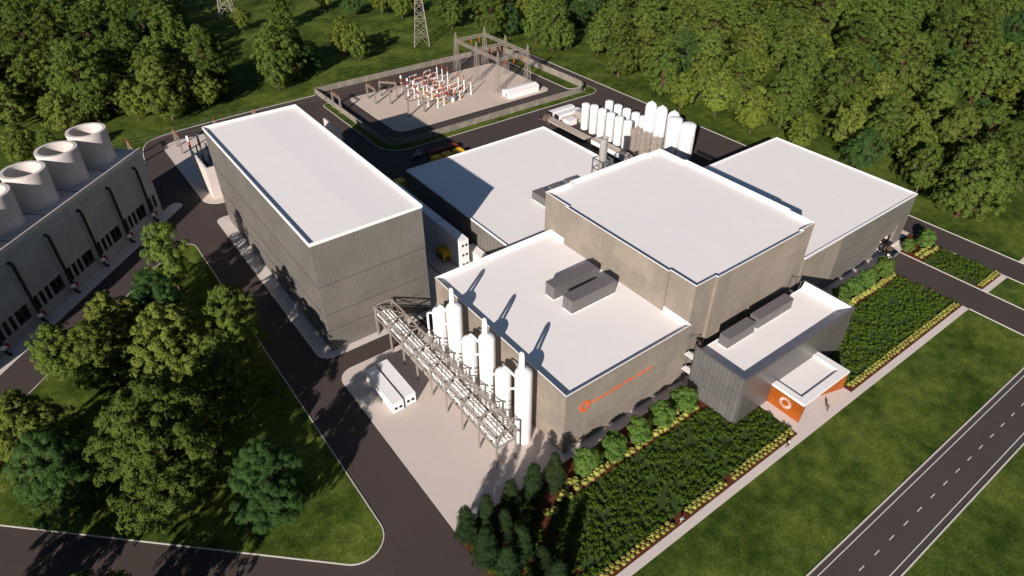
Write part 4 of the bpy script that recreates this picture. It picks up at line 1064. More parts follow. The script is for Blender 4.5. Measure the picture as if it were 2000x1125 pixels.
def transformers():
    g = 'concrete fire walls of the transformer bays'
    for x, l in ((-22.9,'tall concrete fire wall at the left rear corner of the steel hall'),(21.0,'tall concrete fire wall showing beyond the right roof edge of the steel hall')):
        r = empty('fire_wall', (x,139.3,.13), 0, l, 'fire wall', g)
        w = MB(); w.box(0,0,0,.5,16.5 if x<0 else 14,10.5); w.build('wall', M['walk'], r)
        if x < 0: w = MB(); w.box(.5,0,0,9.0,.5,10.5); w.build('return_wall', M['walk'], r)
    r = empty('power_transformer', (-18.2,149.5,.13), 0, 'blue grey power transformer with dark bushings inside the fire wall bay', 'transformer')
    b = MB(); b.box(-3.1,-4.5,.4,3.1,4.5,6.4); b.box(-3.3,-4.7,0,3.3,4.7,.4); b.build('tank', M['tank_grey'], r)
    b = MB()
    for k in range(9): y = -4.2+k*.95; b.box(-3.9,y,1,-3.1,y+.12,6.2); b.box(3.1,y,1,3.9,y+.12,6.2)
    b.build('radiator', M['tank_grey'], r)
    b = MB(); b.tube([(-1.5,-3.4,8.2),(2.2,-3.4,8.2)],.62,16); b.box(-.2,-3.6,6.4,.1,-3.2,7.7); b.build('conservator', M['tank_grey'], r)
    for x in (-2,0,2):
        i = MB(); i.tube([(x,2.6,6.4),(x-.4,3.4,9.0)],[.34,.2],10); i.build('bushing', M['black'], r)
    for x in (-2.2,-.7,.8):
        i = MB(); i.tube([(x,-1.0,6.4),(x,-1.3,8.1)],[.26,.16],10); i.build('bushing', M['black'], r)
    b = MB(); b.bar((-2.6,-2.2,6.5),(2.6,-2.2,6.9),.18); b.bar((-2.6,1.2,6.5),(2.6,1.2,6.9),.18); b.tube([(-2.6,-3,6.5),(-2.6,3,6.7)],.14,8); b.build('pipework', M['galv'], r)
    for x, y, l in ((-20.2,170.2,'white topped orange arrester column on the transformer apron, nearer the road'),(-17.1,170.2,'white topped orange arrester column on the transformer apron, nearer the steel hall')):
        r = empty('arrester_column', (x,y,.13), 0, l, 'arrester', 'arrester columns behind the transformer')
        b = MB(); b.lathe(0,0,[(.4,0),(.4,.15),(.2,.3),(.2,4.4)],10); b.build('post', M['galv'], r)
        i = MB(); insulator(i,0,0,4.4,7.1,.34,12); i.build('insulator', M['insul'], r)
        b = MB(); b.lathe(0,0,[(.32,7.1),(.42,7.2),(.42,8.9),(.3,9.1),(.02,9.15)],14); b.build('cap', M['white'], r)
        b = MB(); b.lathe(1.7,-1.0,[(.16,0),(.16,3.2)],8); b.build('side_post', M['galv'], r)
        i = MB(); insulator(i,1.7,-1.0,3.2,5.6,.24,10); i.build('side_insulator', M['black'], r)
transformers()

# ------------------------------------------------------------------ people
def skin_mesh(name, verts, edges, radii, mat, parent, root=0, sub=1):
    me = bpy.data.meshes.new(name); me.from_pydata(verts, edges, [])
    o = bpy.data.objects.new(name, me); COL.objects.link(o)
    sk = o.modifiers.new('skin', 'SKIN'); sk.use_smooth_shade = True
    ss = o.modifiers.new('sub', 'SUBSURF'); ss.levels = ss.render_levels = sub
    for i, r in enumerate(radii):
        v = me.skin_vertices[0].data[i]; v.radius = (r[0], r[1]) if isinstance(r, tuple) else (r, r); v.use_root = (i == root)
    bpy.context.view_layer.update()
    me2 = bpy.data.meshes.new_from_object(o.evaluated_get(bpy.context.evaluated_depsgraph_get()))
    bpy.data.objects.remove(o)
    me2.name = name; me2.materials.clear(); me2.materials.append(mat)
    o2 = bpy.data.objects.new(name, me2); COL.objects.link(o2); o2.parent = parent
    return o2

def person(loc, rz, label, J, top, leg, hairmat='hair', sleeves=True, shorts=False):
    """J: joint dict in metres, facing +x"""
    r = empty('person', loc, rz, label, 'person')
    V = Vector
    names = ['pelvis','chest','neck','head','crown']
    vs = [J[n] for n in names]; ed = [(0,1),(1,2),(2,3),(3,4)]; rad = [(.15,.12),(.17,.12),.06,(.085,.1),.07]
    def chain(start, pts, rs):
        prev = start; idx = []
        for p, q in zip(pts, rs): vs.append(p); rad.append(q); ed.append((prev, len(vs)-1)); prev = len(vs)-1; idx.append(prev)
        return idx
    for s in ('l','r'):
        sg = 1 if s == 'l' else -1
        a = chain(1, [J['sh'+s],J['el'+s],J['wr'+s]], [.06,.045,.033])
        w = V(J['wr'+s]); d = (w-V(J['el'+s])).normalized(); sd = d.cross(V((0,0,1))) if abs(d.z)<.9 else V((1,0,0)); sd.normalize()
        pm = chain(a[-1], [w+d*.07], [(.04,.022)])[0]
        for k in range(4): chain(pm, [w+d*.11+sd*(.027-.018*k), w+d*(.17-.008*abs(k-1.3))+sd*(.03-.02*k)-V((0,0,.012))], [.0095,.008])
        chain(a[-1], [w+d*.04+sd*.045, w+d*.085+sd*.06], [.011,.009])
        chain(0, [J['hi'+s],J['kn'+s],J['an'+s],J['to'+s]], [.085,.06,.042,.035])
    skin_mesh('body', [tuple(v) for v in vs], ed, rad, M['skin'], r)
    # face
    h = V(J['head']); f = MB()
    f.bar(h+V((.085,0,.0)), h+V((.125,0,-.02)), .03); [f.bar(h+V((0,s*.085,0)), h+V((0,s*.1,.0)), .04,.05) for s in (-1,1)]
    f.build('face', M['skin'], r)
    e = MB(); [e.bar(h+V((.08,s*.035,.025)), h+V((.098,s*.035,.025)), .022) for s in (-1,1)]; e.bar(h+V((.08,0,-.055)), h+V((.096,0,-.055)), .045,.012); e.build('eyes_and_mouth', M['hair'], r)
    c = V(J['crown']); hm = MB(); hm.lathe(h.x-.02,h.y,[(.088,h.z-.02),(.105,h.z+.05),(.1,h.z+.1),(.06,h.z+.15),(.01,h.z+.165)],14); hm.build('hair', M[hairmat], r)
    skin_mesh('shirt', [J['pelvis'],J['chest'],J['neck'],J['shl'],J['ell'],J['shr'],J['elr']], [(0,1),(1,2),(1,3),(3,4),(1,5),(5,6)], [(.175,.14),(.195,.145),.075,.08,.062,.08,.062], M[top], r, 1)
    ends = ('kn','kn') if shorts else ('an','an')
    L = [J['pelvis']]; E = []; RR = [(.175,.145)]
    for s in ('l','r'):
        b = len(L); L += [J['hi'+s],J['kn'+s]]; E += [(0,b),(b,b+1)]; RR += [.105,.082]
        if not shorts: L.append(tuple(V(J['an'+s])+V((0,0,.04)))); E.append((b+1,b+2)); RR.append(.07)
    skin_mesh('shorts' if shorts else 'trousers', L, E, RR, M[leg], r)
    for s in ('l','r'):
        b = MB(); a = V(J['an'+s]); t = V(J['to'+s]); b.tube([a+V((-.06,0,-.03)), (a+t)/2+V((0,0,-.01)), t+V((.03,0,0))], [.045,.05,.04], 8); b.build('shoe', M['blackpaint'], r)
    return r
walk = dict(pelvis=(0,0,.95),chest=(.02,0,1.32),neck=(.03,0,1.5),head=(.05,0,1.63),crown=(.05,0,1.73),
    shl=(.02,.19,1.42),ell=(-.1,.23,1.14),wrl=(.02,.24,.9),shr=(.02,-.19,1.42),elr=(.08,-.23,1.15),wrr=(.26,-.2,.98),
    hil=(0,.1,.88),knl=(.2,.1,.5),anl=(.3,.1,.09),tol=(.48,.1,.05),hir=(0,-.1,.88),knr=(-.04,-.1,.48),anr=(-.34,-.1,.13),tor=(-.2,-.1,.04))
person((50.8,-23.9,.14), R(215), 'person in dark clothing walking on the plaza in front of the orange entrance', walk, 'darkcloth', 'browncloth')
bend = dict(walk, chest=(.18,0,1.28), neck=(.28,0,1.43), head=(.36,0,1.53), crown=(.4,0,1.62), shl=(.2,.19,1.36), ell=(.32,.24,1.1), wrl=(.52,.2,1.0), shr=(.2,-.19,1.36), elr=(.36,-.24,1.12), wrr=(.55,-.2,1.05))
person((6.9,-23.75,.11), R(-20), 'person in a light blue top standing in a gap of the straw grass rows', bend, 'bluecloth', 'palecloth', shorts=True)
ride = dict(pelvis=(-.12,0,.98),chest=(.14,0,1.3),neck=(.24,0,1.46),head=(.33,0,1.56),crown=(.35,0,1.66),
    shl=(.16,.19,1.38),ell=(.36,.24,1.16),wrl=(.53,.24,1.02),shr=(.16,-.19,1.38),elr=(.36,-.24,1.16),wrr=(.53,-.24,1.02),
    hil=(-.1,.1,.93),knl=(.24,.12,.74),anl=(.1,.12,.4),tol=(.26,.12,.36),hir=(-.1,-.1,.93),knr=(.2,-.12,.55),anr=(0,-.12,.2),tor=(.16,-.12,.15))
person((36.3,-24.75,.14), R(5), 'person with dark hair and a pale top riding a bicycle along the sidewalk', ride, 'palecloth', 'darkcloth')
def bicycle():
    r = empty('bicycle', (36.3,-24.75,.14), R(5), 'dark bicycle ridden along the sidewalk by a person in a pale top', 'bicycle')
    for x in (-.5,.55):
        t = MB(); pts = [(x+.33*math.cos(2*PI*k/24),0,.35+.33*math.sin(2*PI*k/24)) for k in range(25)]; t.tube(pts, .02, 6, False); w = t.build('wheel', M['rubber'], r)
        s = MB(); [s.bar((x+.32*math.cos(PI*k/5),0,.35+.32*math.sin(PI*k/5)),(x-.32*math.cos(PI*k/5),0,.35-.32*math.sin(PI*k/5)),.008) for k in range(5)]; s.build('spokes', M['chrome'], w)
    f = MB(); a=(-.5,0,.35); b=(0,0,.3); c=(-.18,0,.82); d=(.4,0,.8); e=(.55,0,.35)
    for p,q in ((a,b),(b,c),(c,a),(c,d),(b,d),(d,e),(d,(.42,0,.98))): f.bar(p,q,.035)
    f.build('frame', M['blackpaint'], r)
    h = MB(); h.bar((.42,0,.98),(.5,.28,1.0),.03); h.bar((.42,0,.98),(.5,-.28,1.0),.03); h.build('handlebar', M['chrome'], r)
    h = MB(); h.box(-.32,-.07,.82,-.08,.07,.88); h.build('saddle', M['blackpaint'], r)
    h = MB(); h.bar((.0,.1,.3),(.06,.1,.36),.03); h.bar((0,.06,.3),(.06,.16,.36),.04); h.bar((.0,-.1,.3),(.0,-.12,.16),.03); h.build('pedals', M['blackpaint'], r)
bicycle()
from mathutils import noise as mnoise
# ------------------------------------------------------------------ vegetation
def quads(name, V4, mat, parent=None):
    """V4: (n,4,3) leaf corners"""
    n = len(V4); me = bpy.data.meshes.new(name)
    me.vertices.add(n*4); me.loops.add(n*4); me.polygons.add(n)
    me.vertices.foreach_set('co', np.ascontiguousarray(V4, np.float32).ravel())
    me.loops.foreach_set('vertex_index', np.arange(n*4, dtype=np.int32))
    me.polygons.foreach_set('loop_start', np.arange(0, n*4, 4, dtype=np.int32))
    me.update(calc_edges=True); me.validate()
    me.materials.append(mat)
    o = bpy.data.objects.new(name, me); COL.objects.link(o)
    if parent is not None: o.parent = parent
    return o

def nrm(a): return a/np.maximum(np.linalg.norm(a, axis=-1, keepdims=True), 1e-9)

def leaf_quads(P, Nn, size, aspect, rng, droop=.0):
    """rhombic leaf sprays centred at P with normal Nn"""
    n = len(P)
    t = nrm(np.cross(Nn, rng.normal(size=(n,3)))); b = np.cross(Nn, t)
    s = size*rng.uniform(.65,1.3,size=(n,1))
    a = t*s*.5; c = b*s*.5*aspect; d = Nn*s*droop
    return np.stack([P-a-d, P+c*1.0, P+a-d, P-c*1.0], 1)

def star_quads(P, Nn, size, asp, rng, lobes, droop=.12):
    """sprays of pointed leaves fanning out from each point"""
    n = len(P); t = nrm(np.cross(Nn, rng.normal(size=(n,3)))); b = np.cross(Nn, t)
    s = size*rng.uniform(.65,1.3,size=(n,1)); out = []
    for k in range(lobes):
        a = 2*PI*k/lobes+rng.uniform(-.25,.25,(n,1)); d = t*np.cos(a)+b*np.sin(a); q = b*np.cos(a)-t*np.sin(a)
        ss = s*rng.uniform(.75,1.15,(n,1)); w = ss*asp*.5
        out.append(np.stack([P, P+d*ss*.5+q*w+Nn*ss*.05, P+d*ss-Nn*ss*droop*2, P+d*ss*.5-q*w+Nn*ss*.05], 1))
    return np.concatenate(out)

def crown_points(H, Rr, base, prof, nclu, rng, bias=.4, lob=.16):
    ph = rng.uniform(0,2*PI,6); out = []
    while len(out) < nclu:
        t = rng.uniform(0,1); pr = np.interp(t, *prof)
        if rng.uniform() > pr+.12: continue
        th = rng.uniform(0,2*PI)
        lobe = 1+lob*(math.sin(2*th+ph[0]+3*t)+.7*math.sin(3*th+ph[1]-5*t)+.6*math.sin(5*th+ph[2]+9*t))/1.6
        r = Rr*pr*lobe*rng.uniform(0,1)**bias
        if t > .9: r = Rr*pr*rng.uniform(0,1)**.5
        out.append((r*math.cos(th), r*math.sin(th), base+(H-base)*t))
    return np.array(out)

PROF = {
 'broad': ([0,.06,.2,.4,.6,.8,.92,1],[.55,.8,.97,1,.9,.66,.4,.08]),
 'round': ([0,.08,.25,.5,.75,.9,1],[.45,.78,1,.98,.75,.45,.08]),
 'tall':  ([0,.08,.25,.5,.75,.9,1],[.5,.85,1,.9,.68,.42,.1]),
 'cone':  ([0,.05,.2,.5,.8,1],[.75,1,.95,.68,.33,.03]),
 'ball':  ([0,.1,.3,.55,.8,.95,1],[.6,.88,1,.98,.75,.4,.12]),
}
def tree_proto(name, kind, H, Rr, base, nclu, nleaf, crad, flat, lsize, asp, leafm, barkm, seed, trunk_r=.3, lob=.16, bias=.4, lobes=4):
    rng = np.random.default_rng(seed)
    r = empty(name, (0,0,0))
    C = crown_points(H-crad*flat, Rr-crad*.6, base, PROF[kind], nclu, rng, bias, lob)
    ax = np.stack([np.zeros(nclu), np.zeros(nclu), np.full(nclu, base+(H-base)*.4)], 1)
    out = nrm((C-ax)*np.array([1,1,.8]))
    up = np.array([0,0,1.])
    D = nrm(out*.75+up*.75)
    P = []; NN = []
    for c, d in zip(C, D):
        k = int(nleaf*rng.uniform(.6,1.3)); cr = crad*rng.uniform(.65,1.25)
        rho = np.sqrt(rng.uniform(0,1,k)); th = rng.uniform(0,2*PI,k)
        e1 = nrm(np.cross(d, rng.normal(size=3))); e2 = np.cross(d, e1)
        rad = e1[None]*np.cos(th)[:,None]+e2[None]*np.sin(th)[:,None]
        hgt = (1-rho**2)*flat-.5*flat+rng.normal(0,.14,k)
        P.append(c+rad*(rho*cr)[:,None]+d*(hgt*cr)[:,None])
        NN.append(nrm(d*.8+rad*(rho*.9)[:,None]+rng.normal(0,.33,(k,3))))
    P = np.concatenate(P); NN = np.concatenate(NN)
    o = quads('crown', star_quads(P, NN, lsize, asp, rng, lobes), leafm, r)
    t = MB(); top = base+(H-base)*.62
    lean = rng.uniform(-.04,.04,2)*H*.3
    tp = [(0,0,-.1),(lean[0]*.1,lean[1]*.1,base*.5),(lean[0]*.4,lean[1]*.4,base+1),(lean[0],lean[1],top)]
    t.tube(tp, [trunk_r*1.35,trunk_r,trunk_r*.85,trunk_r*.25], 9)
    for c in C[::max(1,nclu//26)]:
        z0 = base*.85+(min(c[2],top)-base)*.55*rng.uniform(.5,1); z0 = max(base*.7, z0); f = (z0/top)
        s = np.array([lean[0]*f, lean[1]*f, z0]); m = (s+c)/2+np.array([0,0,-.25])
        t.tube([tuple(s),tuple(m),tuple(c)], [trunk_r*.38,trunk_r*.24,trunk_r*.08], 5, False)
    t.build('trunk', barkm, r)
    return r

TP = {}
def protos():
    L = M
    TP['maple1'] = tree_proto('maple_tree','broad',25,9.4,2.6,260,30,1.35,.45,.50,.5,L['leaf_maple'],L['trunkred'],1,.55,.22,.45)
    TP['maple2'] = tree_proto('maple_tree','tall',27,8.6,2.6,260,30,1.33,.45,.50,.5,L['leaf_maple'],L['trunkred'],2,.55,.24,.45)
    TP['linden1'] = tree_proto('linden_tree','round',15,6.2,3.0,190,22,.90,.55,.42,.5,L['leaf_yellow'],L['trunk'],3,.24,.14,.45)
    TP['linden2'] = tree_proto('linden_tree','tall',17,6.0,3.0,195,22,.90,.55,.42,.5,L['leaf_light'],L['trunk'],4,.26,.18,.45)
    TP['olive1'] = tree_proto('oak_tree','round',16,7.0,2.4,190,23,1.08,.5,.46,.5,L['leaf_olive'],L['trunk'],5,.32,.22,.45)
    TP['ash1'] = tree_proto('ash_tree','round',13,6.2,2.0,190,22,.92,.55,.48,.3,L['leaf_blue'],L['trunk'],6,.24,.18,.45)
    TP['ash2'] = tree_proto('ash_tree','tall',16,5.6,2.2,190,22,.92,.55,.48,.3,L['leaf_blue'],L['trunk'],7,.26,.2,.45)
    TP['elm1'] = tree_proto('elm_tree','tall',19,6.0,3.0,180,22,1.0,.45,.46,.45,L['leaf_light'],L['trunk'],8,.28,.24,.45)
    # finer foliage for the trees nearest the camera
    TP['near_maple'] = tree_proto('maple_tree','broad',26,12.4,2.2,460,34,1.25,.42,.52,.42,L['leaf_maple'],L['trunkred'],21,.5,.24,.45,5)
    TP['near_olive'] = tree_proto('oak_tree','round',20,8.0,2.2,290,25,1.0,.45,.50,.46,L['leaf_olive'],L['trunk'],22,.32,.24,.45,5)
    TP['near_green'] = tree_proto('elm_tree','round',18,6.9,2.4,240,23,.95,.45,.50,.4,L['leaf_light'],L['trunk'],23,.28,.26,.45)
    TP['near_thin'] = tree_proto('elm_tree','tall',18.5,5.4,3.6,140,20,.95,.42,.50,.4,L['leaf_light'],L['trunk'],24,.22,.32,.45)
    TP['near_ash'] = tree_proto('ash_tree','tall',19,7.4,1.6,280,25,.95,.45,.56,.22,L['leaf_blue'],L['trunk'],25,.26,.22,.45,7)
    TP['conifer1'] = tree_proto('conifer','cone',9.0,2.15,.4,170,28,.6,.4,.24,.26,L['leaf_conifer'],L['trunk'],31,.14,.06,.45)
    TP['conifer2'] = tree_proto('conifer','cone',9.4,1.9,.4,160,28,.6,.4,.24,.26,L['leaf_conifer'],L['trunk'],32,.13,.08,.45)
    TP['shrub1'] = tree_proto('round_shrub','ball',3.9,2.45,.2,80,24,.6,.42,.34,.5,L['leaf_shrub'],L['trunk'],33,.07,.14)
    TP['shrub2'] = tree_proto('round_shrub','ball',4.1,2.3,.2,80,24,.6,.42,.34,.5,L['leaf_shrub'],L['trunk'],34,.07,.18)
protos()
_used = set(); PLACED = []
def plant(key, x, y, rz, s, label, cat='tree', group=None, sz=None, tilt=0):
    p = TP[key]
    if key in _used: o = copy_tree(p)
    else: o = p; _used.add(key)
    o.location = (x,y,0.1 if cat != 'tree' else 0); o.rotation_euler = (tilt,0,rz); o.scale = (s,s,(sz or s))
    if 'group' in o: del o['group']
    tag(o, label, cat, group); PLACED.append((x,y)); return o

def island_trees():
    for key,x,y,rz,s,sz,l in (
      ('near_thin',-44.6,97,1,1.12,1.12,'slender light green tree standing alone at the tip of the lawn island'),
      ('near_ash',-51.2,81.5,2,.95,.95,'dark blue green tree behind the slender one on the lawn island'),
      ('near_olive',-60.2,79,.5,.85,.9,'olive green tree at the road edge of the lawn island, half shaded by its neighbours'),
      ('near_green',-65.3,70,.9,1.0,1.0,'mid green tree at the left road edge of the lawn island'),
      ('near_olive',-52.8,63,2.6,1.02,1.08,'large yellow olive tree in the middle of the lawn island'),
      ('near_maple',-60.1,35,.3,1,1,'huge broad maple, largest tree of the lawn island'),
      ('near_green',-39.6,64.5,3.4,.98,1.05,'loose mid green tree beside the steel hall road, mostly in shade'),
      ('near_olive',-79.8,55,4.0,1.0,.95,'yellow olive tree at the left picture edge on the lawn island'),
      ('near_ash',-76.5,42.3,1.2,1.0,1.02,'bushy blue green tree left of the huge maple, above the lower road'),
      ('near_ash',-48.5,20,4.4,.95,.97,'round blue green tree right of the huge maple, on the open lawn'),
      ('near_green',-46.5,50,.2,.95,1.05,'green tree in the shade between the huge maple and the steel hall road'),
      ('near_green',-72,80,.4,.8,.8,'smaller green tree tucked at the far road edge of the lawn island')):
        plant(key,x,y,rz,s*1.04,l,'tree','trees on the lawn island',sz*1.04)
    for x,y,s in ((-76,9,1.15),(-93,22,1.2)): plant('near_green',x,y,s*9,s,'green tree on the lower lawn whose shadow falls across the lower road','tree','trees on the lower lawn')
island_trees()

def lawn_trees():
    g = 'trees standing free at the lawn edges'
    for key,x,y,s,l in (
      ('maple1',152.1,187.9,.98,'big maple with a red trunk on the right lawn nearest the tall gantry'),
      ('linden2',157.2,184.0,.85,'small light green tree tucked beside the big maple behind the tall gantry'),
      ('elm1',163.6,168.5,1.1,'light green elm between two big maples on the right lawn edge'),
      ('maple2',152.2,142.7,.98,'big maple with a thick red trunk opposite the curved substation wall'),
      ('maple2',150.7,116.3,.95,'big maple with a red trunk on the lawn opposite the tube trailers'),
      ('linden1',145.4,101.2,1.0,'round yellow green tree nearest the road beyond the slim tanks'),
      ('linden1',151.6,89.1,1.2,'yellow green tree with a straight pale trunk beyond the wide tanks'),
      ('linden1',174.2,97,1.3,'yellow green tree set back from the road behind the round ones'),
      ('linden1',149.9,71.3,1.2,'yellow green tree with a pale trunk on the lawn above the road corner'),
      ('maple1',162.9,68,.95,'maple with a red trunk just above the right hall roof corner'),
      ('linden1',151,52,.95,'round yellow green tree right above the far corner of the right hall roof'),
      ('olive1',167.9,44.7,1.0,'olive tree behind the right hall, beside a dark gap'),
      ('ash1',155,31.4,1.12,'blue green tree standing free behind the middle of the right hall roof edge'),
      ('olive1',183.5,37.2,1.15,'large olive yellow tree above the blue green one behind the right hall'),
      ('olive1',168.5,21.3,1.0,'olive tree above the near end of the right hall roof'),
      ('linden2',155.5,12.1,1.0,'green tree close behind the near corner of the right hall'),
      ('maple1',150.8,-2.7,1.0,'large maple with a leaning red trunk on the lawn past the right hall'),
      ('linden2',157.5,-6.5,.9,'pale trunked green tree beside the leaning maple at the right'),
      ('maple2',168,-2,.95,'dark maple at the right edge above the road lawn'),
      ('elm1',182.6,-7.1,.95,'light green tree at the right picture edge with a pale trunk'),
      ('linden2',71.2,229.4,1.0,'bright green tree standing alone on the lawn behind the substation, nearer one of a pair'),
      ('linden1',68.8,238.7,1.25,'taller olive green tree just behind the bright one on the substation lawn'),
      ('linden1',-1.85,213.8,1.05,'light green tree with a pale trunk on the lawn strip above the steel hall'),
      ('maple2',4.65,223.7,1.05,'tall maple behind the light green tree above the steel hall'),
      ('maple1',6,236,1.05,'second tall maple behind the steel hall, deeper in the trees'),
      ('linden2',27.2,215.6,.95,'green tree with a pale trunk below the big maple left of the substation'),
      ('maple1',31.5,222,1.08,'big dense maple casting a long shadow left of the substation'),
      ('maple2',42,236,1.0,'maple behind the big dense one left of the substation'),
      ('ash2',48,228,.95,'blue green tree in the shade right of the big dense maple'),
      ('linden1',94.6,319.6,1.1,'pale olive tree at the top edge left of the nearer pylon, left one'),
      ('ash1',102.3,299.6,1.1,'blue green tree at the top edge left of the nearer pylon'),
      ('linden1',115.4,291.5,1.15,'pale olive tree at the top edge beside the nearer pylon, middle one'),
      ('linden1',120.3,277.6,1.1,'pale olive tree at the top edge beside the nearer pylon, closest one'),
      ('linden2',131.5,245,1.15,'bright green tree right of the nearer pylon with a pale trunk'),
      ('linden2',134,250.5,1.1,'bright green tree partly behind another right of the nearer pylon'),
      ('maple1',136.7,217.3,1.0,'maple with a red trunk directly behind the tall gantry'),
      ('ash2',147.5,216,1.1,'blue green tree right of the maple behind the tall gantry'),
      ('linden1',43.8,308,.8,'small bright tree in front of the far pylon'),
      ('maple2',62,300,.95,'maple far off on the lawn right of the far pylon'),
      ('elm1',-5.8,255.4,1.1,'tall light green tree with a visible trunk in the left wood'),
      ('maple1',-17.4,224.5,1.0,'maple at the right end of the left wood above the road bend'),
      ('maple2',-41.3,237,1.08,'large maple behind the last fan stack'),
      ('maple1',-27,238,1.05,'large maple in the left wood above the road bend, second row'),
      ('olive1',-51,222,1.0,'olive tree directly behind the fan stacks'),
      ('linden2',-64,236,1.1,'green tree at the left picture edge behind the fan stacks'),
      ('olive1',-66,203,.9,'olive tree in the sun behind the third fan stack'),
      ('linden2',-58,196,.75,'small light green tree close behind the fan stacks')):
        plant(key,x,y,(x*7.3+y*3.1)%6.28,s,l,'tree',g)
lawn_trees()

CAMP = np.array([-57.1195,-60.6089,103.2037])
def inview(x, y, z, m=60):
    yaw, pitch = .63971, .65056
    f = np.array([math.sin(yaw)*math.cos(pitch), math.cos(yaw)*math.cos(pitch), -math.sin(pitch)])
    r = np.cross(f,[0,0,1]); r /= np.linalg.norm(r); u = np.cross(r,f)
    d = np.array([x,y,z])-CAMP; zz = d@f
    if zz <= 1: return None
    return 1000+1302.67*(d@r)/zz, 562.5-1302.67*(d@u)/zz

def forest():
    rng = np.random.default_rng(77)
    mixk = [('maple1',.24),('maple2',.22),('linden1',.12),('linden2',.12),('olive1',.12),('ash1',.06),('ash2',.06),('elm1',.06)]
    names = {'maple1':('dark green maple','maples'),'maple2':('dark green maple','maples'),'linden1':('yellow green tree','yellow green trees'),'linden2':('light green tree','light green trees'),'olive1':('olive green tree','olive green trees'),'ash1':('blue green tree','blue green trees'),'ash2':('blue green tree','blue green trees'),'elm1':('light green tree','light green trees')}
    base = {'maple1':1.0,'maple2':1.0,'linden1':1.25,'linden2':1.2,'olive1':1.2,'ash1':1.25,'ash2':1.15,'elm1':1.1}
    cand = []
    n = 0; tries = 0
    pts = list(PLACED)
    def region(px, py, x, y):
        # right wood
        if x > 158 and y > -8:
            lim = 158+max(0,(y-60)*.06)+(6 if y>150 else 0)+ (12 if y < 5 else 0)
            if x > lim: return 'right'
        if x > 146 and y > 200: return 'right'
        if x > 128 and y > 262 and px > 880: return 'right'
        # left wood
        if y > 208 and x < -2-(y-210)*.0 and px < 420 and py < 240: return 'left'
        if px < 360 and y > 240: return 'left'
        return None
    tries_pts = rng.uniform((-130,180),(16,420),(6000,2)).tolist()+rng.uniform((128,-10),(460,420),(14000,2)).tolist()
    for x, y in tries_pts:
        if n >= 236: break
        q = inview(x,y,0); q2 = inview(x,y,18)
        if q is None or q[0] < -80 or q[0] > 2080 or q2[1] > 1100 or q[1] < 4: continue
        reg = region(q[0], q[1], x, y)
        if reg is None: continue
        dist = math.hypot(x-CAMP[0], y-CAMP[1])
        dmin = 9.4+max(0,(dist-200))*.012
        if min((px-x)**2+(py-y)**2 for px,py in pts) < dmin*dmin: continue
        pts.append((x,y)); n += 1
        k = rng.choice(len(mixk), p=[w for _, w in mixk]); key = mixk[k][0]
        s = base[key]*rng.uniform(.8,1.22)
        nm, gr = names[key]
        where = 'in the dense wood right of the road' if reg == 'right' else 'in the wood behind the cooling block'
        plant(key, x, y, rng.uniform(0,6.28), s, f'{nm} {where}', 'tree', f'{gr} {where}', s*rng.uniform(.92,1.12))
    print('forest trees', n, 'total', len(PLACED))
forest()

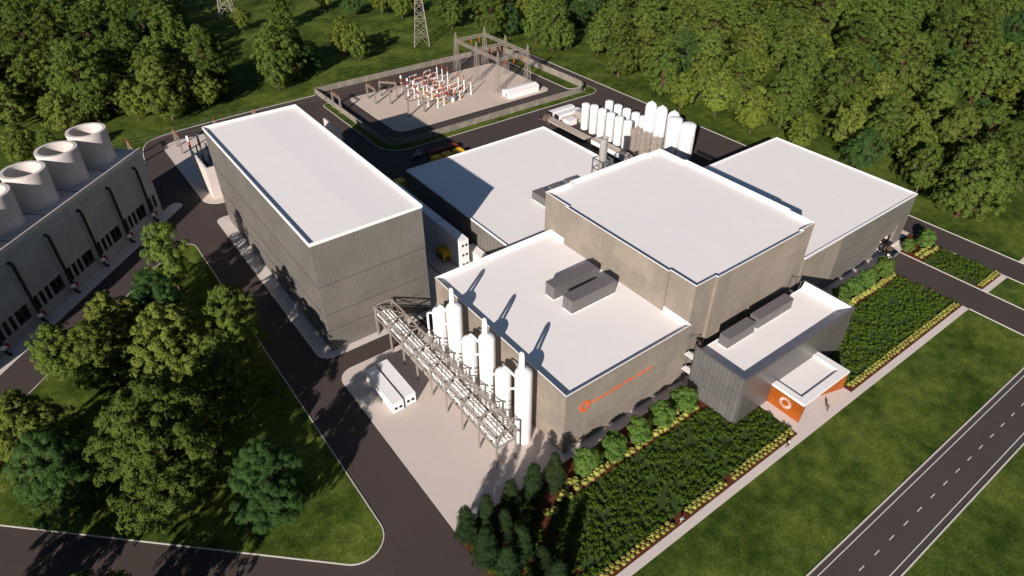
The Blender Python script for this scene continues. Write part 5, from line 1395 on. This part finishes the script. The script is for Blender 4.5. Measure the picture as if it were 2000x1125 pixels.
def front_planting():
    o = ('first','second','third','fourth','fifth','sixth','seventh','eighth','ninth','tenth','eleventh','twelfth')
    for k,(x,y,h) in enumerate(((-24.5,-3.9,9.1),(-20.2,-3.7,8.0),(-15.4,-4.2,9.0),(-10.6,-4.4,9.7),(-6.1,-4.8,9.7),(-19.3,-7.7,7.9),(-24.4,-9.4,10),(-19.4,-12.4,9.2),(-18.8,-16.9,8.6),(-23.5,-14.2,9.4),(-18.0,-20.2,8.5),(-23.3,-19.5,9.0))):
        row = 'back row beside the loading pad' if k < 5 else 'cluster by the road corner'
        kk = k if k < 5 else k-5
        plant('conifer1' if k%2==0 else 'conifer2', x, y, k*1.3, h/9.1, f'dark green conifer, {o[kk]} from the road in the {row}' if k < 5 else f'dark green conifer, {o[kk]} one in the {row}', 'conifer', 'dark conifers at the corner bed', h/9.1).scale = (h/9.1*1.25, h/9.1*1.25, h/9.1)
    ws = ('nearest the conifers','second from the conifers','middle of the row','fourth from the conifers','nearest the office')
    for k,(x,y) in enumerate(((1.5,-4.9),(8.0,-5.3),(14.6,-5.4),(21.3,-5.4),(27.9,-5.3))):
        plant('shrub1' if k%2 else 'shrub2', x, y-.3, k*2.1, 1.3, f'round green shrub along the front hall wall, {ws[k]}', 'shrub', 'round shrubs along the front hall')
    for k,(x,y,s,l) in enumerate(((74.5,-5,.95,'round green shrub just past the office corner'),(79.5,-5,.95,'round green shrub past the office, second one'),(85.2,-5,1,'round green shrub along the right hall, middle one'),(91.2,-4.9,1.0,'round green shrub along the right hall, third from the driveway'),(97.8,-5.1,1.0,'round green shrub along the right hall, second from the driveway'),(105.2,-5.1,1.08,'round green shrub beside the driveway near the loading door'),(121.4,-3,.72,'low darker shrub beside the dock wall'),(127.6,-4.6,1.02,'round green shrub in the narrow bed between the two driveways'))):
        plant('shrub1' if k%2 else 'shrub2', x, y, k*1.7, s*1.2, l, 'shrub', 'round shrubs along the right hall')
    # straw grass tufts
    def tuft_proto(seed, R0, h, n):
        rng = np.random.default_rng(seed); V = []
        th = rng.uniform(0,2*PI,n); rr = R0*rng.uniform(.55,1.1,n); hh = h*rng.uniform(.7,1.15,n)
        for a, r, z in zip(th, rr, hh):
            d = np.array([math.cos(a),math.sin(a),0]); s = np.array([-d[1],d[0],0])*R0*.075
            p0 = d*R0*.12; p1 = d*r*.55+np.array([0,0,z]); p2 = d*r+np.array([0,0,z*.62])
            V += [[p0-s*.6,p0+s*.6,p1+s,p1-s],[p1-s,p1+s,p2+s*.3,p2-s*.3]]
        p = empty('grass_tuft'); quads('blades', np.array(V), M['tuft'], p); return p
    T = [tuft_proto(s, .52, .62, 110) for s in (1,2,3)]; B = [tuft_proto(s, .78, .95, 140) for s in (5,6)]
    used = set(); cnt = 0
    def put(lst, x, y, s, label, group):
        nonlocal cnt
        i = random.randrange(len(lst)); p = lst[i]
        if id(p) in used: o = copy_tree(p)
        else: o = p; used.add(id(p))
        o.location = (x,y,.1); o.rotation_euler = (0,0,random.uniform(0,6.28)); o.scale = (s,s,s*random.uniform(.85,1.1)); tag(o, label, 'ornamental grass', group); cnt += 1
    runs = ((-11,40.2,'left of the entrance plaza'),(60.4,107.8,'between the plaza and the driveway'),(119.7,129.6,'between the two driveways'))
    for a, b, w in runs:
        for row, y in ((0,-22.62),(1,-23.3)):
            x = a+.35+.5*row
            while x < b:
                gap = (a < 0 and (5.6 < x < 8.8 or 19.4 < x < 21.4))
                if not gap: put(T, x+random.uniform(-.12,.12), y+random.uniform(-.08,.08), random.uniform(.82,1.05), f'small straw grass tuft in the double row, {w}', f'straw grass tufts along the sidewalk, {w}')
                x += 1.18
    for x0, x1, w in ((-1,31,'in front of the front hall shrubs'),(72,107,'in front of the right hall shrubs')):
        x = x0
        while x < x1:
            put(B, x+random.uniform(-.3,.3), -7.35+random.uniform(-.35,.15), random.uniform(.95,1.3), f'large straw yellow grass tuft {w}', f'large straw grass tufts {w}')
            if random.random() < .5: put(T, x+random.uniform(-.2,.8), -6.3+random.uniform(-.2,.3), random.uniform(.95,1.25), f'large straw yellow grass tuft {w}', f'large straw grass tufts {w}')
            x += random.uniform(1.3,1.75)
    for x,y in ((-2.2,-6.4),(-3.4,-5.9),(-4.6,-6.6),(-5.9,-7.3),(-3.0,-7.7),(-5.2,-8.3),(-7.1,-7.7),(-8.3,-8.4),(-9.4,-9.0),(-1.4,-7.2),(-10.7,-8.3),(-13.2,-6.9),(-14.3,-7.4),(-12.2,-6.2)):
        put(B if random.random()<.5 else T, x, y, random.uniform(.85,1.2), 'straw yellow grass tuft in the corner bed among the conifers', 'straw grass tufts in the corner bed')
    for k in range(11): put(B, 120.4+(k%6)*1.55+random.uniform(-.3,.3), -7.6+(k//6)*1.2+random.uniform(-.3,.3), random.uniform(.8,1.05), 'large straw yellow grass tuft by the shrub between the two driveways', 'large straw grass tufts between the driveways')
    print('tufts', cnt)
front_planting()

def groundcover():
    rng = np.random.default_rng(5)
    def inpoly(P, poly):
        x, y = P[:,0], P[:,1]; c = np.zeros(len(P), bool); n = len(poly)
        for i in range(n):
            (x1,y1),(x2,y2) = poly[i], poly[(i+1)%n]
            if y1 == y2: continue
            k = ((y1>y)!=(y2>y)) & (x < (x2-x1)*(y-y1)/(y2-y1)+x1); c ^= k
        return c
    def field(poly, label, dens=2.3, hs=1.0, name='groundcover'):
        a = np.array(poly); lo, hi = a.min(0), a.max(0)
        n = int((hi-lo).prod()*dens); P = rng.uniform(lo, hi, (n,2)); P = P[inpoly(P, poly)]
        blot = np.array([mnoise.noise((x*.42,y*.42,3.1))+.5*mnoise.noise((x*1.1,y*1.1,7.7)) for x,y in P])+rng.normal(0,.12,len(P))
        P = P[blot > -.22]; n = len(P)
        k = 22; ang = rng.uniform(0,2*PI,(n,k)); rad = .44*np.sqrt(rng.uniform(.02,1,(n,k)))
        hp = rng.uniform(.35,.9,(n,1))*hs; z = .12+hp*(1-.55*(rad/.44)**2)*rng.uniform(.55,1.05,(n,k))
        C = np.stack([P[:,:1]+rad*np.cos(ang), P[:,1:]+rad*np.sin(ang), z], -1).reshape(-1,3)
        Nn = nrm(np.stack([np.cos(ang)*.8, np.sin(ang)*.8, np.full_like(ang,.8)], -1).reshape(-1,3)+rng.normal(0,.5,(n*k,3)))
        o = quads(name, leaf_quads(C, Nn, .40, .42, rng, .1), M['leaf_cover'])
        tag(o, label, 'ground cover', kind='stuff')
    field([(-14,-22.2),(-11.2,-8.6),(31.9,-8.6),(31.9,-15.2),(40.4,-15.2),(40.4,-22.2)], 'dense dark green leafy ground cover in the bed left of the entrance plaza')
    field([(59.9,-22.2),(59.9,-15.2),(69.8,-15.2),(69.8,-8.5),(108,-8.5),(108,-22.2)], 'dense dark green leafy ground cover between the office and the driveway')
    field([(119.4,-22.2),(119.4,-8.7),(129.7,-8.7),(129.7,-22.2)], 'dark green leafy ground cover in the narrow bed between the two driveways')
    field([(-25.3,-24),(-25.3,-2.0),(-12,-2.0),(-12,-8.6),(-14,-22.2),(-14,-24)], 'loose green undergrowth at the feet of the corner conifers', 2.6, 1.0, 'undergrowth')
groundcover()
